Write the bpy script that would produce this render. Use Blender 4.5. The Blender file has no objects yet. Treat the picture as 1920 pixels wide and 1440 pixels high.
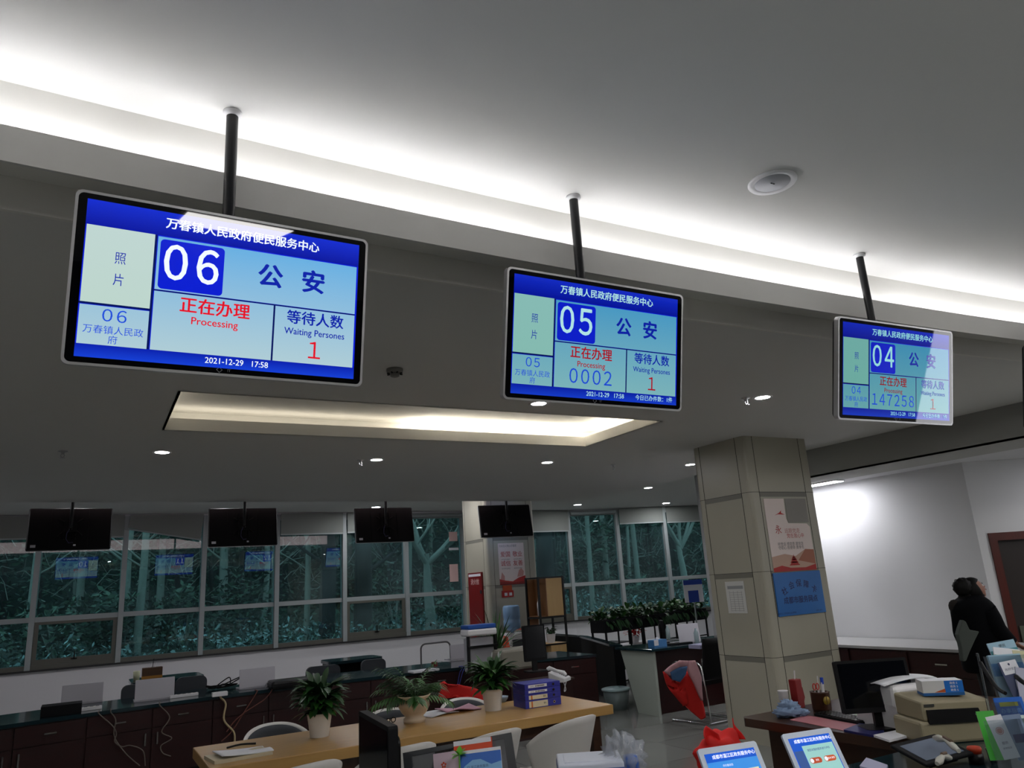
import bpy, bmesh, math, random
from math import sin, cos, pi, radians, atan2, sqrt
from mathutils import Vector, Matrix, Euler
random.seed(7)
scn = bpy.context.scene
COL = scn.collection

# ------------------------------------------------------------------ camera
F = 1412.83
YAW, PIT, ROL = 0.514914217, 0.261435413, -0.063568802
CAM = Vector((0, 0, 1.75))
fwd = Vector((sin(YAW)*cos(PIT), cos(YAW)*cos(PIT), sin(PIT)))
rt0 = Vector((cos(YAW), -sin(YAW), 0)); up0 = rt0.cross(fwd)
RT = rt0*cos(ROL) + up0*sin(ROL); UP = -rt0*sin(ROL) + up0*cos(ROL)
cd = bpy.data.cameras.new('camera'); cam = bpy.data.objects.new('camera', cd); COL.objects.link(cam)
m = Matrix((RT, UP, -fwd)).transposed().to_4x4(); m.translation = CAM
cam.matrix_world = m
cd.sensor_width = 36; cd.sensor_fit = 'HORIZONTAL'; cd.lens = F/1920*36; cd.clip_start = .02; cd.clip_end = 300
scn.camera = cam
scn.view_settings.view_transform = 'Standard'; scn.view_settings.look = 'None'
scn.view_settings.exposure = .42; scn.view_settings.gamma = 1; scn.view_settings.use_curve_mapping = False
try: scn.cycles.use_denoising = True
except Exception: pass

def ray(x, y): return fwd + RT*((x-960)/F) + UP*((720-y)/F)
def on_z(x, y, z): d = ray(x, y); return CAM + d*((z-CAM.z)/d.z)      # photo point -> place on a level plane
def on_y(x, y, Y): d = ray(x, y); return CAM + d*(Y/d.y)
def on_x(x, y, X): d = ray(x, y); return CAM + d*(X/d.x)
def at_d(x, y, d): return CAM + ray(x, y)*d

# ------------------------------------------------------------------ world (dusk sky)
W = bpy.data.worlds.new('dusk'); scn.world = W; W.use_nodes = True
wn = W.node_tree.nodes; wl = W.node_tree.links; bg = wn['Background']
tc = wn.new('ShaderNodeTexCoord'); sx = wn.new('ShaderNodeSeparateXYZ'); rp = wn.new('ShaderNodeValToRGB')
rp.color_ramp.elements[0].position = 0.45; rp.color_ramp.elements[0].color = (.30, .38, .42, 1)
rp.color_ramp.elements[1].position = 1; rp.color_ramp.elements[1].color = (.62, .74, .86, 1)
wl.new(tc.outputs['Generated'], sx.inputs[0]); wl.new(sx.outputs['Z'], rp.inputs[0]); wl.new(rp.outputs[0], bg.inputs[0])
bg.inputs[1].default_value = 2.2

def area_light(name, loc, size, power, color=(1, 1, 1), rot=(0, 0, 0), sy=None):
    l = bpy.data.lights.new(name, 'AREA'); l.energy = power; l.color = color
    l.shape = 'RECTANGLE'; l.size = size; l.size_y = sy or size
    o = bpy.data.objects.new(name, l); COL.objects.link(o); o.location = loc; o.rotation_euler = rot
    return o

# ------------------------------------------------------------------ materials
def s2l(c): return tuple(((v/255)/12.92 if v <= 10 else (((v/255)+.055)/1.055)**2.4) for v in c)
MATS = {}
def mat(name, rgb=(128, 128, 128), rough=.6, metal=0, emit=0, ecol=None, spec=.5, coat=0, noise=0, nscale=8, alpha=1, trans=0, bump=0):
    if name in MATS: return MATS[name]
    m = bpy.data.materials.new(name); m.use_nodes = True; MATS[name] = m
    n = m.node_tree.nodes; l = m.node_tree.links; b = n['Principled BSDF']
    c = s2l(rgb); b.inputs['Base Color'].default_value = (*c, 1)
    b.inputs['Roughness'].default_value = rough; b.inputs['Metallic'].default_value = metal
    b.inputs['Specular IOR Level'].default_value = spec
    b.inputs['Coat Weight'].default_value = coat
    b.inputs['Transmission Weight'].default_value = trans
    b.inputs['Alpha'].default_value = alpha
    if emit:
        b.inputs['Emission Color'].default_value = (*(s2l(ecol) if ecol else c), 1); b.inputs['Emission Strength'].default_value = emit
    if noise or bump:
        t = n.new('ShaderNodeTexCoord'); nz = n.new('ShaderNodeTexNoise'); nz.inputs['Scale'].default_value = nscale; nz.inputs['Detail'].default_value = 5
        l.new(t.outputs['Object'], nz.inputs['Vector'])
        if noise:
            mx = n.new('ShaderNodeMix'); mx.data_type = 'RGBA'
            mx.inputs['A'].default_value = (*[v*(1-noise) for v in c], 1); mx.inputs['B'].default_value = (*[min(1, v*(1+noise)) for v in c], 1)
            l.new(nz.outputs['Fac'], mx.inputs['Factor']); l.new(mx.outputs['Result'], b.inputs['Base Color'])
        if bump:
            bp = n.new('ShaderNodeBump'); bp.inputs['Strength'].default_value = bump; l.new(nz.outputs['Fac'], bp.inputs['Height']); l.new(bp.outputs[0], b.inputs['Normal'])
    return m

def screen_grad(name, top, bot, z0, z1, emit):
    """lit screen picture whose own colours run from top to bottom"""
    if name in MATS: return MATS[name]
    m = mat(name, (8, 8, 10), .02, spec=.5); n = m.node_tree.nodes; l = m.node_tree.links; b = n['Principled BSDF']
    t = n.new('ShaderNodeTexCoord'); s = n.new('ShaderNodeSeparateXYZ'); mr = n.new('ShaderNodeMapRange'); r = n.new('ShaderNodeValToRGB')
    mr.inputs['From Min'].default_value = z0; mr.inputs['From Max'].default_value = z1
    r.color_ramp.elements[0].color = (*s2l(bot), 1); r.color_ramp.elements[1].color = (*s2l(top), 1)
    l.new(t.outputs['Object'], s.inputs[0]); l.new(s.outputs['Z'], mr.inputs['Value']); l.new(mr.outputs[0], r.inputs[0]); l.new(r.outputs[0], b.inputs['Emission Color'])
    b.inputs['Emission Strength'].default_value = emit
    return m

def wood(name, a, b2, rough=.4, axis='X', scale=3):
    if name in MATS: return MATS[name]
    m = mat(name, a, rough); n = m.node_tree.nodes; l = m.node_tree.links; b = n['Principled BSDF']
    t = n.new('ShaderNodeTexCoord'); mp = n.new('ShaderNodeMapping'); nz = n.new('ShaderNodeTexNoise')
    s = {'X': (.6, 9, 9), 'Y': (9, .6, 9), 'Z': (9, 9, .6)}[axis]; mp.inputs['Scale'].default_value = s
    nz.inputs['Scale'].default_value = scale; nz.inputs['Detail'].default_value = 6
    mx = n.new('ShaderNodeMix'); mx.data_type = 'RGBA'; mx.inputs['A'].default_value = (*s2l(a), 1); mx.inputs['B'].default_value = (*s2l(b2), 1)
    l.new(t.outputs['Object'], mp.inputs[0]); l.new(mp.outputs[0], nz.inputs['Vector']); l.new(nz.outputs['Fac'], mx.inputs['Factor']); l.new(mx.outputs['Result'], b.inputs['Base Color'])
    return m

def glass_mat(name, tint, haze=(.5, .8, .85), hz=.06, refl=1.0, rough=.0, ior=1.6):
    if name in MATS: return MATS[name]
    m = bpy.data.materials.new(name); m.use_nodes = True; MATS[name] = m
    n = m.node_tree.nodes; l = m.node_tree.links; n.remove(n['Principled BSDF']); out = n['Material Output']
    tr = n.new('ShaderNodeBsdfTransparent'); tr.inputs[0].default_value = (*tint, 1)
    gl = n.new('ShaderNodeBsdfGlossy'); gl.inputs['Roughness'].default_value = rough; gl.inputs['Color'].default_value = (refl, refl, refl, 1)
    df = n.new('ShaderNodeBsdfDiffuse'); df.inputs[0].default_value = (*haze, 1)
    fr = n.new('ShaderNodeFresnel'); fr.inputs[0].default_value = ior
    m1 = n.new('ShaderNodeMixShader'); m2 = n.new('ShaderNodeMixShader')
    nz = n.new('ShaderNodeTexNoise'); nz.inputs['Scale'].default_value = 1.3; nz.inputs['Detail'].default_value = 6
    t = n.new('ShaderNodeTexCoord'); l.new(t.outputs['Object'], nz.inputs['Vector'])
    mr = n.new('ShaderNodeMapRange'); mr.inputs['From Min'].default_value = .3; mr.inputs['From Max'].default_value = .75; mr.inputs['To Min'].default_value = hz*.3; mr.inputs['To Max'].default_value = hz*2
    l.new(nz.outputs['Fac'], mr.inputs['Value']); l.new(mr.outputs[0], m1.inputs[0])
    l.new(tr.outputs[0], m1.inputs[1]); l.new(df.outputs[0], m1.inputs[2])
    l.new(fr.outputs[0], m2.inputs[0]); l.new(m1.outputs[0], m2.inputs[1]); l.new(gl.outputs[0], m2.inputs[2]); l.new(m2.outputs[0], out.inputs[0])
    return m

def glow(name, rgb, strength): return mat(name, rgb, .5, emit=strength)

# ------------------------------------------------------------------ mesh builder
class MB:
    def __init__(s): s.v = []; s.f = []; s.mi = []; s.ms = []; s.sm = []
    def _m(s, m):
        if m not in s.ms: s.ms.append(m)
        return s.ms.index(m)
    def add(s, vs, fs, m=None, smooth=False, M=None):
        k = len(s.v); i = s._m(m)
        for p in vs: s.v.append(tuple(M @ Vector(p)) if M else tuple(p))
        for f in fs: s.f.append(tuple(k+q for q in f)); s.mi.append(i); s.sm.append(smooth)
        return s
    def box(s, c, d, m=None, M=None, rz=0):
        x, y, z = d[0]/2, d[1]/2, d[2]/2; R = Matrix.Translation(c) @ Matrix.Rotation(rz, 4, 'Z')
        if M: R = M @ R
        vs = [(sx*x, sy*y, sz*z) for sz in (-1, 1) for sy in (-1, 1) for sx in (-1, 1)]
        return s.add(vs, [(0, 2, 3, 1), (4, 5, 7, 6), (0, 1, 5, 4), (2, 6, 7, 3), (0, 4, 6, 2), (1, 3, 7, 5)], m, M=R)
    def b2(s, lo, hi, m=None, M=None):
        return s.box([(lo[i]+hi[i])/2 for i in range(3)], [hi[i]-lo[i] for i in range(3)], m, M)
    def quad(s, a, b, c, d, m=None): return s.add([a, b, c, d], [(0, 1, 2, 3)], m)
    def prism(s, poly, z0, z1, m=None, M=None, smooth=False):
        n = len(poly); vs = [(x, y, z0) for x, y in poly]+[(x, y, z1) for x, y in poly]
        fs = [tuple(range(n-1, -1, -1)), tuple(range(n, 2*n))]
        s.add(vs, fs, m, False, M); 
        s.add(vs, [(i, (i+1) % n, n+(i+1) % n, n+i) for i in range(n)], m, smooth, M); return s
    def tube(s, pts, r, m=None, n=8, smooth=True, caps=True, M=None):
        pts = [Vector(p) for p in pts]; rs = r if isinstance(r, (list, tuple)) else [r]*len(pts)
        vs = []; prev = None
        for i, p in enumerate(pts):
            t = (pts[min(i+1, len(pts)-1)]-pts[max(i-1, 0)]).normalized()
            a = prev if prev is not None else (Vector((0, 0, 1)) if abs(t.z) < .9 else Vector((1, 0, 0)))
            u = (a - t*a.dot(t)).normalized(); w = t.cross(u); prev = u
            for k in range(n):
                q = 2*pi*k/n; vs.append(tuple(p+(u*cos(q)+w*sin(q))*rs[i]))
        fs = []
        for i in range(len(pts)-1):
            for k in range(n): fs.append((i*n+k, i*n+(k+1) % n, (i+1)*n+(k+1) % n, (i+1)*n+k))
        s.add(vs, fs, m, smooth, M)
        if caps:
            e = len(pts)-1; s.add(vs[:n], [tuple(range(n-1, -1, -1))], m, M=M); s.add(vs[e*n:], [tuple(range(n))], m, M=M)
        return s
    def lathe(s, prof, m=None, n=24, c=(0, 0, 0), M=None, smooth=True, cap=True):
        vs = []; fs = []
        for r, z in prof:
            for k in range(n): q = 2*pi*k/n; vs.append((c[0]+r*cos(q), c[1]+r*sin(q), c[2]+z))
        for i in range(len(prof)-1):
            for k in range(n): fs.append((i*n+k, i*n+(k+1) % n, (i+1)*n+(k+1) % n, (i+1)*n+k))
        if cap and prof[0][0] > 1e-5: fs.append(tuple(range(n-1, -1, -1)))
        if cap and prof[-1][0] > 1e-5: e = len(prof)-1; fs.append(tuple(e*n+k for k in range(n)))
        return s.add(vs, fs, m, smooth, M)
    def ball(s, c, r, m=None, n=12, sc=(1, 1, 1), M=None):
        h = n//2; prof = [(max(1e-6, sin(pi*i/h)), -cos(pi*i/h)) for i in range(h+1)]
        vs = []; fs = []
        for a, z in prof:
            for k in range(n): q = 2*pi*k/n; vs.append((c[0]+r*sc[0]*a*cos(q), c[1]+r*sc[1]*a*sin(q), c[2]+r*sc[2]*z))
        for i in range(h):
            for k in range(n): fs.append((i*n+k, i*n+(k+1) % n, (i+1)*n+(k+1) % n, (i+1)*n+k))
        return s.add(vs, fs, m, True, M)
    def grid(s, fn, nu, nv, m=None, thick=0, smooth=True):
        vs = [tuple(fn(i/nu, j/nv)) for j in range(nv+1) for i in range(nu+1)]
        fs = [(j*(nu+1)+i, j*(nu+1)+i+1, (j+1)*(nu+1)+i+1, (j+1)*(nu+1)+i) for j in range(nv) for i in range(nu)]
        if thick:
            N = len(vs); nr = []
            V = [Vector(p) for p in vs]
            for j in range(nv+1):
                for i in range(nu+1):
                    a = V[j*(nu+1)+min(i+1, nu)]-V[j*(nu+1)+max(i-1, 0)]; b = V[min(j+1, nv)*(nu+1)+i]-V[max(j-1, 0)*(nu+1)+i]
                    q = a.cross(b); nr.append(q.normalized() if q.length > 1e-9 else Vector((0, 0, 1)))
            vs2 = [tuple(V[k]-nr[k]*thick) for k in range(N)]
            fs2 = [tuple(N+q for q in reversed(f)) for f in fs]
            rim = [j for j in range(nu+1)] + [j*(nu+1)+nu for j in range(1, nv+1)] + [nv*(nu+1)+i for i in range(nu-1, -1, -1)] + [j*(nu+1) for j in range(nv-1, 0, -1)]
            fr = [(rim[(k+1) % len(rim)], rim[k], N+rim[k], N+rim[(k+1) % len(rim)]) for k in range(len(rim))]
            return s.add(vs+vs2, fs+fs2+fr, m, smooth)
        return s.add(vs, fs, m, smooth)
    def text(s, txt, size, m, M, align='CENTER', bold=0, sx=1, space=1, wide=False):
        txt = txt.translate(FULL) if wide else txt
        me = text_mesh(txt, align, 0, space*(.55 if wide else 1)); S = Matrix.Diagonal((size*sx, size, 1, 1)); b = bold
        for i, (dx, dy) in enumerate(((0, 0), (b, 0), (-b, 0), (0, b*.7), (0, -b*.7)) if bold > 0 else ((0, 0),)):
            s.add([(v[0]+dx, v[1]+dy, .00006*i) for v in me[0]], me[1], m, False, M @ S)
        return s
    def build(s, name, parent=None, M=None, bevel=0, seg=2):
        me = bpy.data.meshes.new(name); me.from_pydata(s.v, [], s.f); 
        for x in s.ms: me.materials.append(x)
        for p, i, q in zip(me.polygons, s.mi, s.sm): p.material_index = i; p.use_smooth = q
        me.update()
        o = bpy.data.objects.new(name, me); COL.objects.link(o)
        if parent: o.parent = parent
        if M: o.matrix_basis = M
        if bevel:
            b = o.modifiers.new('bevel', 'BEVEL'); b.width = bevel; b.segments = seg; b.limit_method = 'ANGLE'; b.angle_limit = radians(40)
        return o

TXT = {}
FULL = {i: i+0xFEE0 for i in range(48, 58)}
def text_mesh(txt, align, bold, space):
    key = (txt, align, bold, space)
    if key in TXT: return TXT[key]
    c = bpy.data.curves.new('t', 'FONT'); c.body = txt; c.align_x = align; c.align_y = 'CENTER'; c.size = 1; c.resolution_u = 3; c.fill_mode = 'FRONT'
    c.offset = bold; c.space_character = space
    o = bpy.data.objects.new('t', c); COL.objects.link(o)
    dg = bpy.context.evaluated_depsgraph_get(); me = bpy.data.meshes.new_from_object(o.evaluated_get(dg))
    vs = [tuple(v.co) for v in me.vertices]; fs = [tuple(p.vertices) for p in me.polygons]
    bpy.data.objects.remove(o); bpy.data.curves.remove(c); bpy.data.meshes.remove(me)
    TXT[key] = (vs, fs); return TXT[key]

def tag(o, label=None, cat=None, group=None, kind=None):
    if label: o['label'] = label
    if cat: o['category'] = cat
    if group: o['group'] = group
    if kind: o['kind'] = kind
    return o
def empty(name, loc=(0, 0, 0), rz=0, label=None, cat=None, group=None, rot=None):
    o = bpy.data.objects.new(name, None); o.empty_display_size = .1; COL.objects.link(o); o.location = loc
    o.rotation_euler = rot or (0, 0, rz); tag(o, label, cat, group); return o
def struct(mb, name): o = mb.build(name); o['kind'] = 'structure'; return o
def copy_tree(o, parent=None):
    c = o.copy(); COL.objects.link(c)
    if parent: c.parent = parent
    for ch in list(o.children): copy_tree(ch, c)
    return c
def TRS(loc, rot=(0, 0, 0)): return Matrix.Translation(loc) @ Euler(rot).to_matrix().to_4x4()
def frame_mat(o, ux, uz):
    """local axes: x along ux, z along uz, y = into the page"""
    ux = Vector(ux).normalized(); uz = Vector(uz); uz = (uz-ux*uz.dot(ux)).normalized(); uy = uz.cross(ux)
    M = Matrix((ux, uy, uz)).transposed().to_4x4(); M.translation = o; return M

# ------------------------------------------------------------------ palette
M_ceil = mat('ceiling_paint', (214, 213, 210), .95, spec=.1)
M_white = mat('white_wall_paint', (214, 214, 216), .9, spec=.2)
M_cove = mat('cove_paint', (222, 220, 214), .9, spec=.2)
M_stone = mat('cream_cladding', (172, 168, 152), .35, noise=.05, nscale=3)
M_stone_d = mat('grey_inset_band', (122, 120, 110), .4)
M_joint = mat('dark_joint', (22, 20, 16), .9)
M_black = mat('black_plastic', (10, 10, 12), .4, spec=.3)
M_blackm = mat('matt_black_plastic', (14, 14, 17), .6, spec=.2)
M_bezel = mat('gloss_black_bezel', (5, 5, 8), .02)
M_silver = mat('silver_frame', (190, 190, 192), .35, metal=.7)
M_chrome = mat('chrome', (210, 210, 212), .15, metal=1)
M_alu = mat('painted_aluminium', (150, 158, 158), .5)
M_alud = mat('bronze_aluminium', (88, 88, 80), .5)
M_red = wood('dark_red_wood', (50, 9, 9), (26, 4, 5), .4, 'X')
M_top = mat('dark_green_stone_top', (26, 46, 52), .1, noise=.2, nscale=20)
M_table = wood('oak_table', (190, 152, 92), (166, 126, 70), .35, 'X')
M_brown = wood('brown_desk', (70, 46, 32), (48, 30, 20), .3, 'Y')
M_wh = mat('white_plastic', (225, 224, 226), .4)
M_lap = mat('silver_laptop_lid', (186, 184, 192), .4, metal=.2)
M_paper = mat('white_paper', (225, 226, 232), .8)
M_leaf = mat('green_leaf', (48, 94, 36), .4, noise=.35, nscale=6)
M_leafd = mat('dark_green_leaf', (32, 70, 33), .45, noise=.35, nscale=6)
M_pot = mat('white_pot', (214, 208, 200), .45)
M_shell = mat('white_chair_shell', (214, 212, 208), .35)
M_grey = mat('charcoal_fabric', (62, 66, 72), .85)
M_redcloth = mat('red_cloth', (196, 22, 16), .8)
M_pole = mat('black_pole', (16, 17, 22), .3)
# ------------------------------------------------------------------ room shell
XL, XR0, BACK = -4.0, 12.0, -7.0
def curve_y(x): return -.0098*(min(x, 8.0)-2.55)**2
def sweep(prof, x0, x1, m, name=None, n=40, mb=None, curved=True):
    """sweep a (y,z) profile along X following the slightly curved bulkhead"""
    mb = mb or MB(); k = len(prof); vs = []; fs = []
    for i in range(n+1):
        x = x0+(x1-x0)*i/n; dy = curve_y(x) if curved else 0
        for y, z in prof: vs.append((x, y+dy, z))
    for i in range(n):
        for j in range(k): fs.append((i*k+j, i*k+(j+1) % k, (i+1)*k+(j+1) % k, (i+1)*k+j))
    fs += [tuple(range(k-1, -1, -1)), tuple(n*k+j for j in range(k))]
    return mb.add(vs, fs, m)

# floor: polished grey tiles
mf = mat('polished_floor_tiles', (128, 130, 126), .12, spec=.5)
n = mf.node_tree.nodes; l = mf.node_tree.links; b = n['Principled BSDF']
t = n.new('ShaderNodeTexCoord'); br = n.new('ShaderNodeTexBrick'); br.offset = 0; br.inputs['Scale'].default_value = 1
br.inputs['Brick Width'].default_value = .8; br.inputs['Row Height'].default_value = .8; br.inputs['Mortar Size'].default_value = .003
br.inputs['Color1'].default_value = (*s2l((134, 136, 132)), 1); br.inputs['Color2'].default_value = (*s2l((124, 126, 122)), 1); br.inputs['Mortar'].default_value = (*s2l((60, 60, 60)), 1)
l.new(t.outputs['Object'], br.inputs['Vector']); l.new(br.outputs['Color'], b.inputs['Base Color'])
struct(MB().b2((XL-.2, BACK-.2, -.1), (16.6, 17.1, 0), mf), 'floor')
# main ceiling, z = 3.6 (in front of and beyond the lowered island)
struct(MB().b2((XL-.2, BACK-.2, 3.6), (16.6, 17.3, 3.7), M_ceil), 'ceiling')
struct(MB().b2((XL-.2, BACK-.2, 0), (XL, 17.3, 3.6), M_white), 'wall_left')
struct(MB().b2((XL, BACK-.2, 0), (XR0, BACK, 3.6), mat('dark_back_wall', (70, 72, 74), .8)), 'wall_back')
struct(MB().b2((XR0, BACK-.2, 0), (XR0+.2, 3.6, 3.6), M_white), 'wall_right')
# white wall behind the side counter, and the canted wall with the door
XW = 9.15; CY = 5.3
struct(MB().b2((XW, CY, 0), (XW+.15, 9.3, 3.6), M_white), 'wall_side')
ca = radians(-29.5); cdv = Vector((cos(ca), sin(ca), 0))
Mc = TRS((XW, CY, 0), (0, 0, ca))
mb = MB()
DX0 = (on_x(1852, 1000, XW)-Vector((XW, CY, 0)))
def on_cant(x, y):
    d = ray(x, y); nn = Vector((sin(ca), -cos(ca), 0)); P0 = Vector((XW, CY, 0)); t_ = (P0-CAM).dot(nn)/d.dot(nn); p = CAM+d*t_; return (p-P0).dot(cdv), p.z
du, dz = on_cant(1851, 1000)
mb.b2((0, 0, 0), (du, .15, 3.6), M_white, Mc); mb.b2((du, 0, dz), (du+1.0, .15, 3.6), M_white, Mc); mb.b2((du+1.0, 0, 0), (3.4, .15, 3.6), M_white, Mc)
struct(mb, 'wall_canted')
mb = MB(); M_door = wood('red_brown_door_wood', (92, 28, 14), (64, 18, 10), .35, 'Z')
mb.b2((du, -.02, 0), (du+.09, .17, dz), M_door, Mc); mb.b2((du+.91, -.02, 0), (du+1.0, .17, dz), M_door, Mc); mb.b2((du+.09, -.02, dz-.09), (du+.91, .17, dz), M_door, Mc)
dr = struct(mb, 'door_1')
MB().b2((du+.09, .06, 0), (du+.91, .10, dz-.09), mat('dark_door_leaf', (48, 42, 40), .3), Mc).build('door_leaf', dr)
MB().b2((du+.16, .045, .1), (du+.84, .06, .95), mat('door_lower_panel', (92, 96, 84), .35), Mc).build('door_panel', dr)
# lowered island ceiling z = 3.2 with coffer hole, from the curved bulkhead to Y 11.9
CX0, CX1, CYa, CYb = .48, 4.76, 5.54, 6.84
mb = MB()
def lowc(x0, x1, ya, yb, curved=False):
    N = 30 if curved else 1
    for i in range(N):
        a = x0+(x1-x0)*i/N; c = x0+(x1-x0)*(i+1)/N
        ya0 = ya+(curve_y(a) if curved else 0); ya1 = ya+(curve_y(c) if curved else 0)
        mb.add([(a, ya0, 3.2), (c, ya1, 3.2), (c, yb, 3.2), (a, yb, 3.2), (a, ya0, 3.215), (c, ya1, 3.215), (c, yb, 3.215), (a, yb, 3.215)],
               [(3, 2, 1, 0), (4, 5, 6, 7), (0, 1, 5, 4), (2, 3, 7, 6), (1, 2, 6, 5), (3, 0, 4, 7)], M_ceil)
lowc(XL, 8.0, 3.150, CYa, True); lowc(XL, CX0, CYa, CYb); lowc(CX1, 8.0, CYa, CYb); lowc(XL, 8.0, CYb, 11.74)
mb.b2((XL, 11.72, 3.2), (8.0, 11.74, 3.6), M_ceil)
struct(mb, 'ceiling_lowered')
# bulkhead: back wall of the cove, soffit, fascia; and the light-hiding lip
mb = MB(); sweep([(2.935, 3.6), (2.935, 3.335), (3.135, 3.335), (3.135, 3.199), (3.155, 3.199), (3.155, 3.6)], XL, 12, M_cove, mb=mb); struct(mb, 'trim_1')
mb = MB(); sweep([(2.84, 3.236), (2.855, 3.236), (2.855, 3.33), (2.935, 3.33), (2.935, 3.34), (2.855, 3.34), (2.855, 3.372), (2.84, 3.372)], XL, 12, M_ceil, mb=mb); struct(mb, 'trim_2')
# coffer: lip, ledge, side walls, top
mb = MB(); t_ = .02; L1 = 3.305; o_ = .27; T1 = 3.42
mb.b2((CX0-t_, CYa-t_, 3.2), (CX0, CYb+t_, L1), M_cove); mb.b2((CX1, CYa-t_, 3.2), (CX1+t_, CYb+t_, L1), M_cove)
mb.b2((CX0, CYa-t_, 3.2), (CX1, CYa, L1), M_cove); mb.b2((CX0, CYb, 3.2), (CX1, CYb+t_, L1), M_cove)
for lo, hi in (((CX0-o_, CYa-o_), (CX0-t_, CYb+o_)), ((CX1+t_, CYa-o_), (CX1+o_, CYb+o_)), ((CX0-t_, CYa-o_), (CX1+t_, CYa-t_)), ((CX0-t_, CYb+t_), (CX1+t_, CYb+o_))):
    mb.b2((*lo, L1-.03), (*hi, L1-.02), M_cove)
mb.b2((CX0-o_-.02, CYa-o_, L1-.03), (CX0-o_, CYb+o_, T1), M_cove); mb.b2((CX1+o_, CYa-o_, L1-.03), (CX1+o_+.02, CYb+o_, T1), M_cove)
mb.b2((CX0-o_, CYa-o_-.02, L1-.03), (CX1+o_, CYa-o_, T1), M_cove); mb.b2((CX0-o_, CYb+o_, L1-.03), (CX1+o_, CYb+o_+.02, T1), M_cove)
mb.b2((CX0-o_, CYa-o_, T1), (CX1+o_, CYb+o_, T1+.02), M_cove); struct(mb, 'ceiling_coffer')
# dropped ceiling on the right, z = 2.85, with its drop face at X = 8
mb = MB(); mb.b2((8.0, 3.3, 2.85), (8.03, 8.3, 3.6), mat('drop_face_grey', (150, 150, 146), .95)); mb.b2((8.0, 3.0, 2.85), (8.75, 8.3, 2.87), mat('beam_paint', (176, 176, 172), .95)); struct(mb, 'ceiling_beam')  # drop face set darker than the ceilings beside it
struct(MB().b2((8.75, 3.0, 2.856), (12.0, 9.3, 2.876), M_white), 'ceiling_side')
struct(MB().b2((8.7, 9.3, 0), (16.3, 9.45, 3.6), M_white).b2((8.0, 8.3, 2.87), (8.75, 8.32, 3.6), M_ceil), 'wall_return')
struct(MB().b2((16.3, 9.3, 0), (16.45, 16.2, 3.6), M_white), 'wall_right_rear')

# ------------------------------------------------------------------ lamps
M_led = glow('led_white', (250, 250, 255), 22)
M_ledw = glow('led_warm_white', (255, 247, 232), 30)
def led(lo, hi, label, m=M_led):
    o = MB().b2(lo, hi, m).build('led_strip'); tag(o, label, 'lamp', 'hidden cove light strips'); return o
GS = 'hidden cove light strips'
k = 0
for x0, x1, g in ((-4, -1.0, 1), (-.9, .0, 1.0), (.05, 1.9, .9), (1.95, 4.4, .85), (4.5, 7.4, 1)):
    mb = MB()
    sweep([(2.860, 3.368), (2.872, 3.368), (2.872, 3.380), (2.860, 3.380)], x0, x1, M_led, mb=mb, n=10)
    sweep([(2.8615, 3.3405), (2.8705, 3.3405), (2.8705, 3.3675), (2.8615, 3.3675)], x0, x1, M_alu, mb=mb, n=10)
    o = mb.build('led_strip'); tag(o, 'thin white light strip lying in the cove trough behind the lip', 'lamp', GS)
for lo, hi in (((2.75, CYb+.08, 3.286), (4.75, CYb+.11, 3.3)), ((CX1+.08, CYa, 3.286), (CX1+.11, CYb+.05, 3.3)), ((CX0-.12, CYa-.05, 3.286), (CX0-.09, CYa+.3, 3.3))):
    led(lo, hi, 'thin warm light strip on the ledge inside the ceiling coffer', M_ledw)['group'] = 'coffer light strips'
M_ledd = glow('led_warm_dim', (255, 246, 230), 3.5)
for lo, hi in (((CX0, CYb+.08, 3.286), (2.7, CYb+.11, 3.3)), ((CX0, CYa-.11, 3.286), (4.75, CYa-.08, 3.3)), ((CX0-.12, CYa+.3, 3.286), (CX0-.09, CYb, 3.3))):
    led(lo, hi, 'thin dimmer light strip on the ledge inside the ceiling coffer', M_ledd)['group'] = 'dim coffer light strips'
# ceiling light panel behind the photographer (seen mirrored in the first display)
p = empty('ceiling_light_panel', (.98, -1.02, 3.6), 0, 'square white light panel in the ceiling behind the photographer', 'light')
MB().b2((-.42, -.36, -.02), (.42, .36, 0), M_wh).build('frame', p)
MB().b2((-.39, -.33, -.024), (.39, .33, -.02), glow('panel_glow', (255, 252, 250), 15)).build('diffuser', p)
for i, (x, y) in enumerate(((9.6, .6), (9.6, -2.0))):  # unseen panels added to brighten the right wall
    p = empty('ceiling_light_panel', (x, y, 3.6), 0, 'square white light panel added in the ceiling to light the right wall', 'light', 'added light panels by the right wall')
    MB().b2((-.42, -.36, -.02), (.42, .36, 0), M_wh).build('frame', p)
    MB().b2((-.39, -.33, -.024), (.39, .33, -.02), glow('fill_panel_glow', (255, 252, 248), 13)).build('diffuser', p)
for i, (x, y) in enumerate(((-3.0, .1), (-1.2, .1), (2.6, .0), (4.6, .0), (6.6, .1), (8.2, .1))):  # unseen fill panels added to raise the general room light
    p = empty('ceiling_light_panel', (x, y, 3.6), 0, 'square white fill light panel added in the ceiling over the waiting area', 'light', 'added fill light panels over the waiting area')
    MB().b2((-.42, -.36, -.02), (.42, .36, 0), M_wh).build('frame', p)
    MB().b2((-.39, -.33, -.024), (.39, .33, -.02), MATS['fill_panel_glow']).build('diffuser', p)
p = empty('light_box_band', (0, 0, 0), 0, 'long pale pink light box on the far edge of the lowered ceiling', 'light box')
MB().b2((-2.6, 11.742, 3.24), (6.1, 11.775, 3.54), M_alu).build('housing', p)
MB().b2((-2.58, 11.775, 3.26), (6.08, 11.78, 3.52), glow('band_glow', (255, 222, 222), 1.1)).build('face', p)
p = empty('added_lit_panel', (11.97, -2.5, 0), 0, 'bright glowing panel added on the right wall behind the photographer', 'light box')  # added glowing panel, gives the bright reflection in the third lit display
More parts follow.
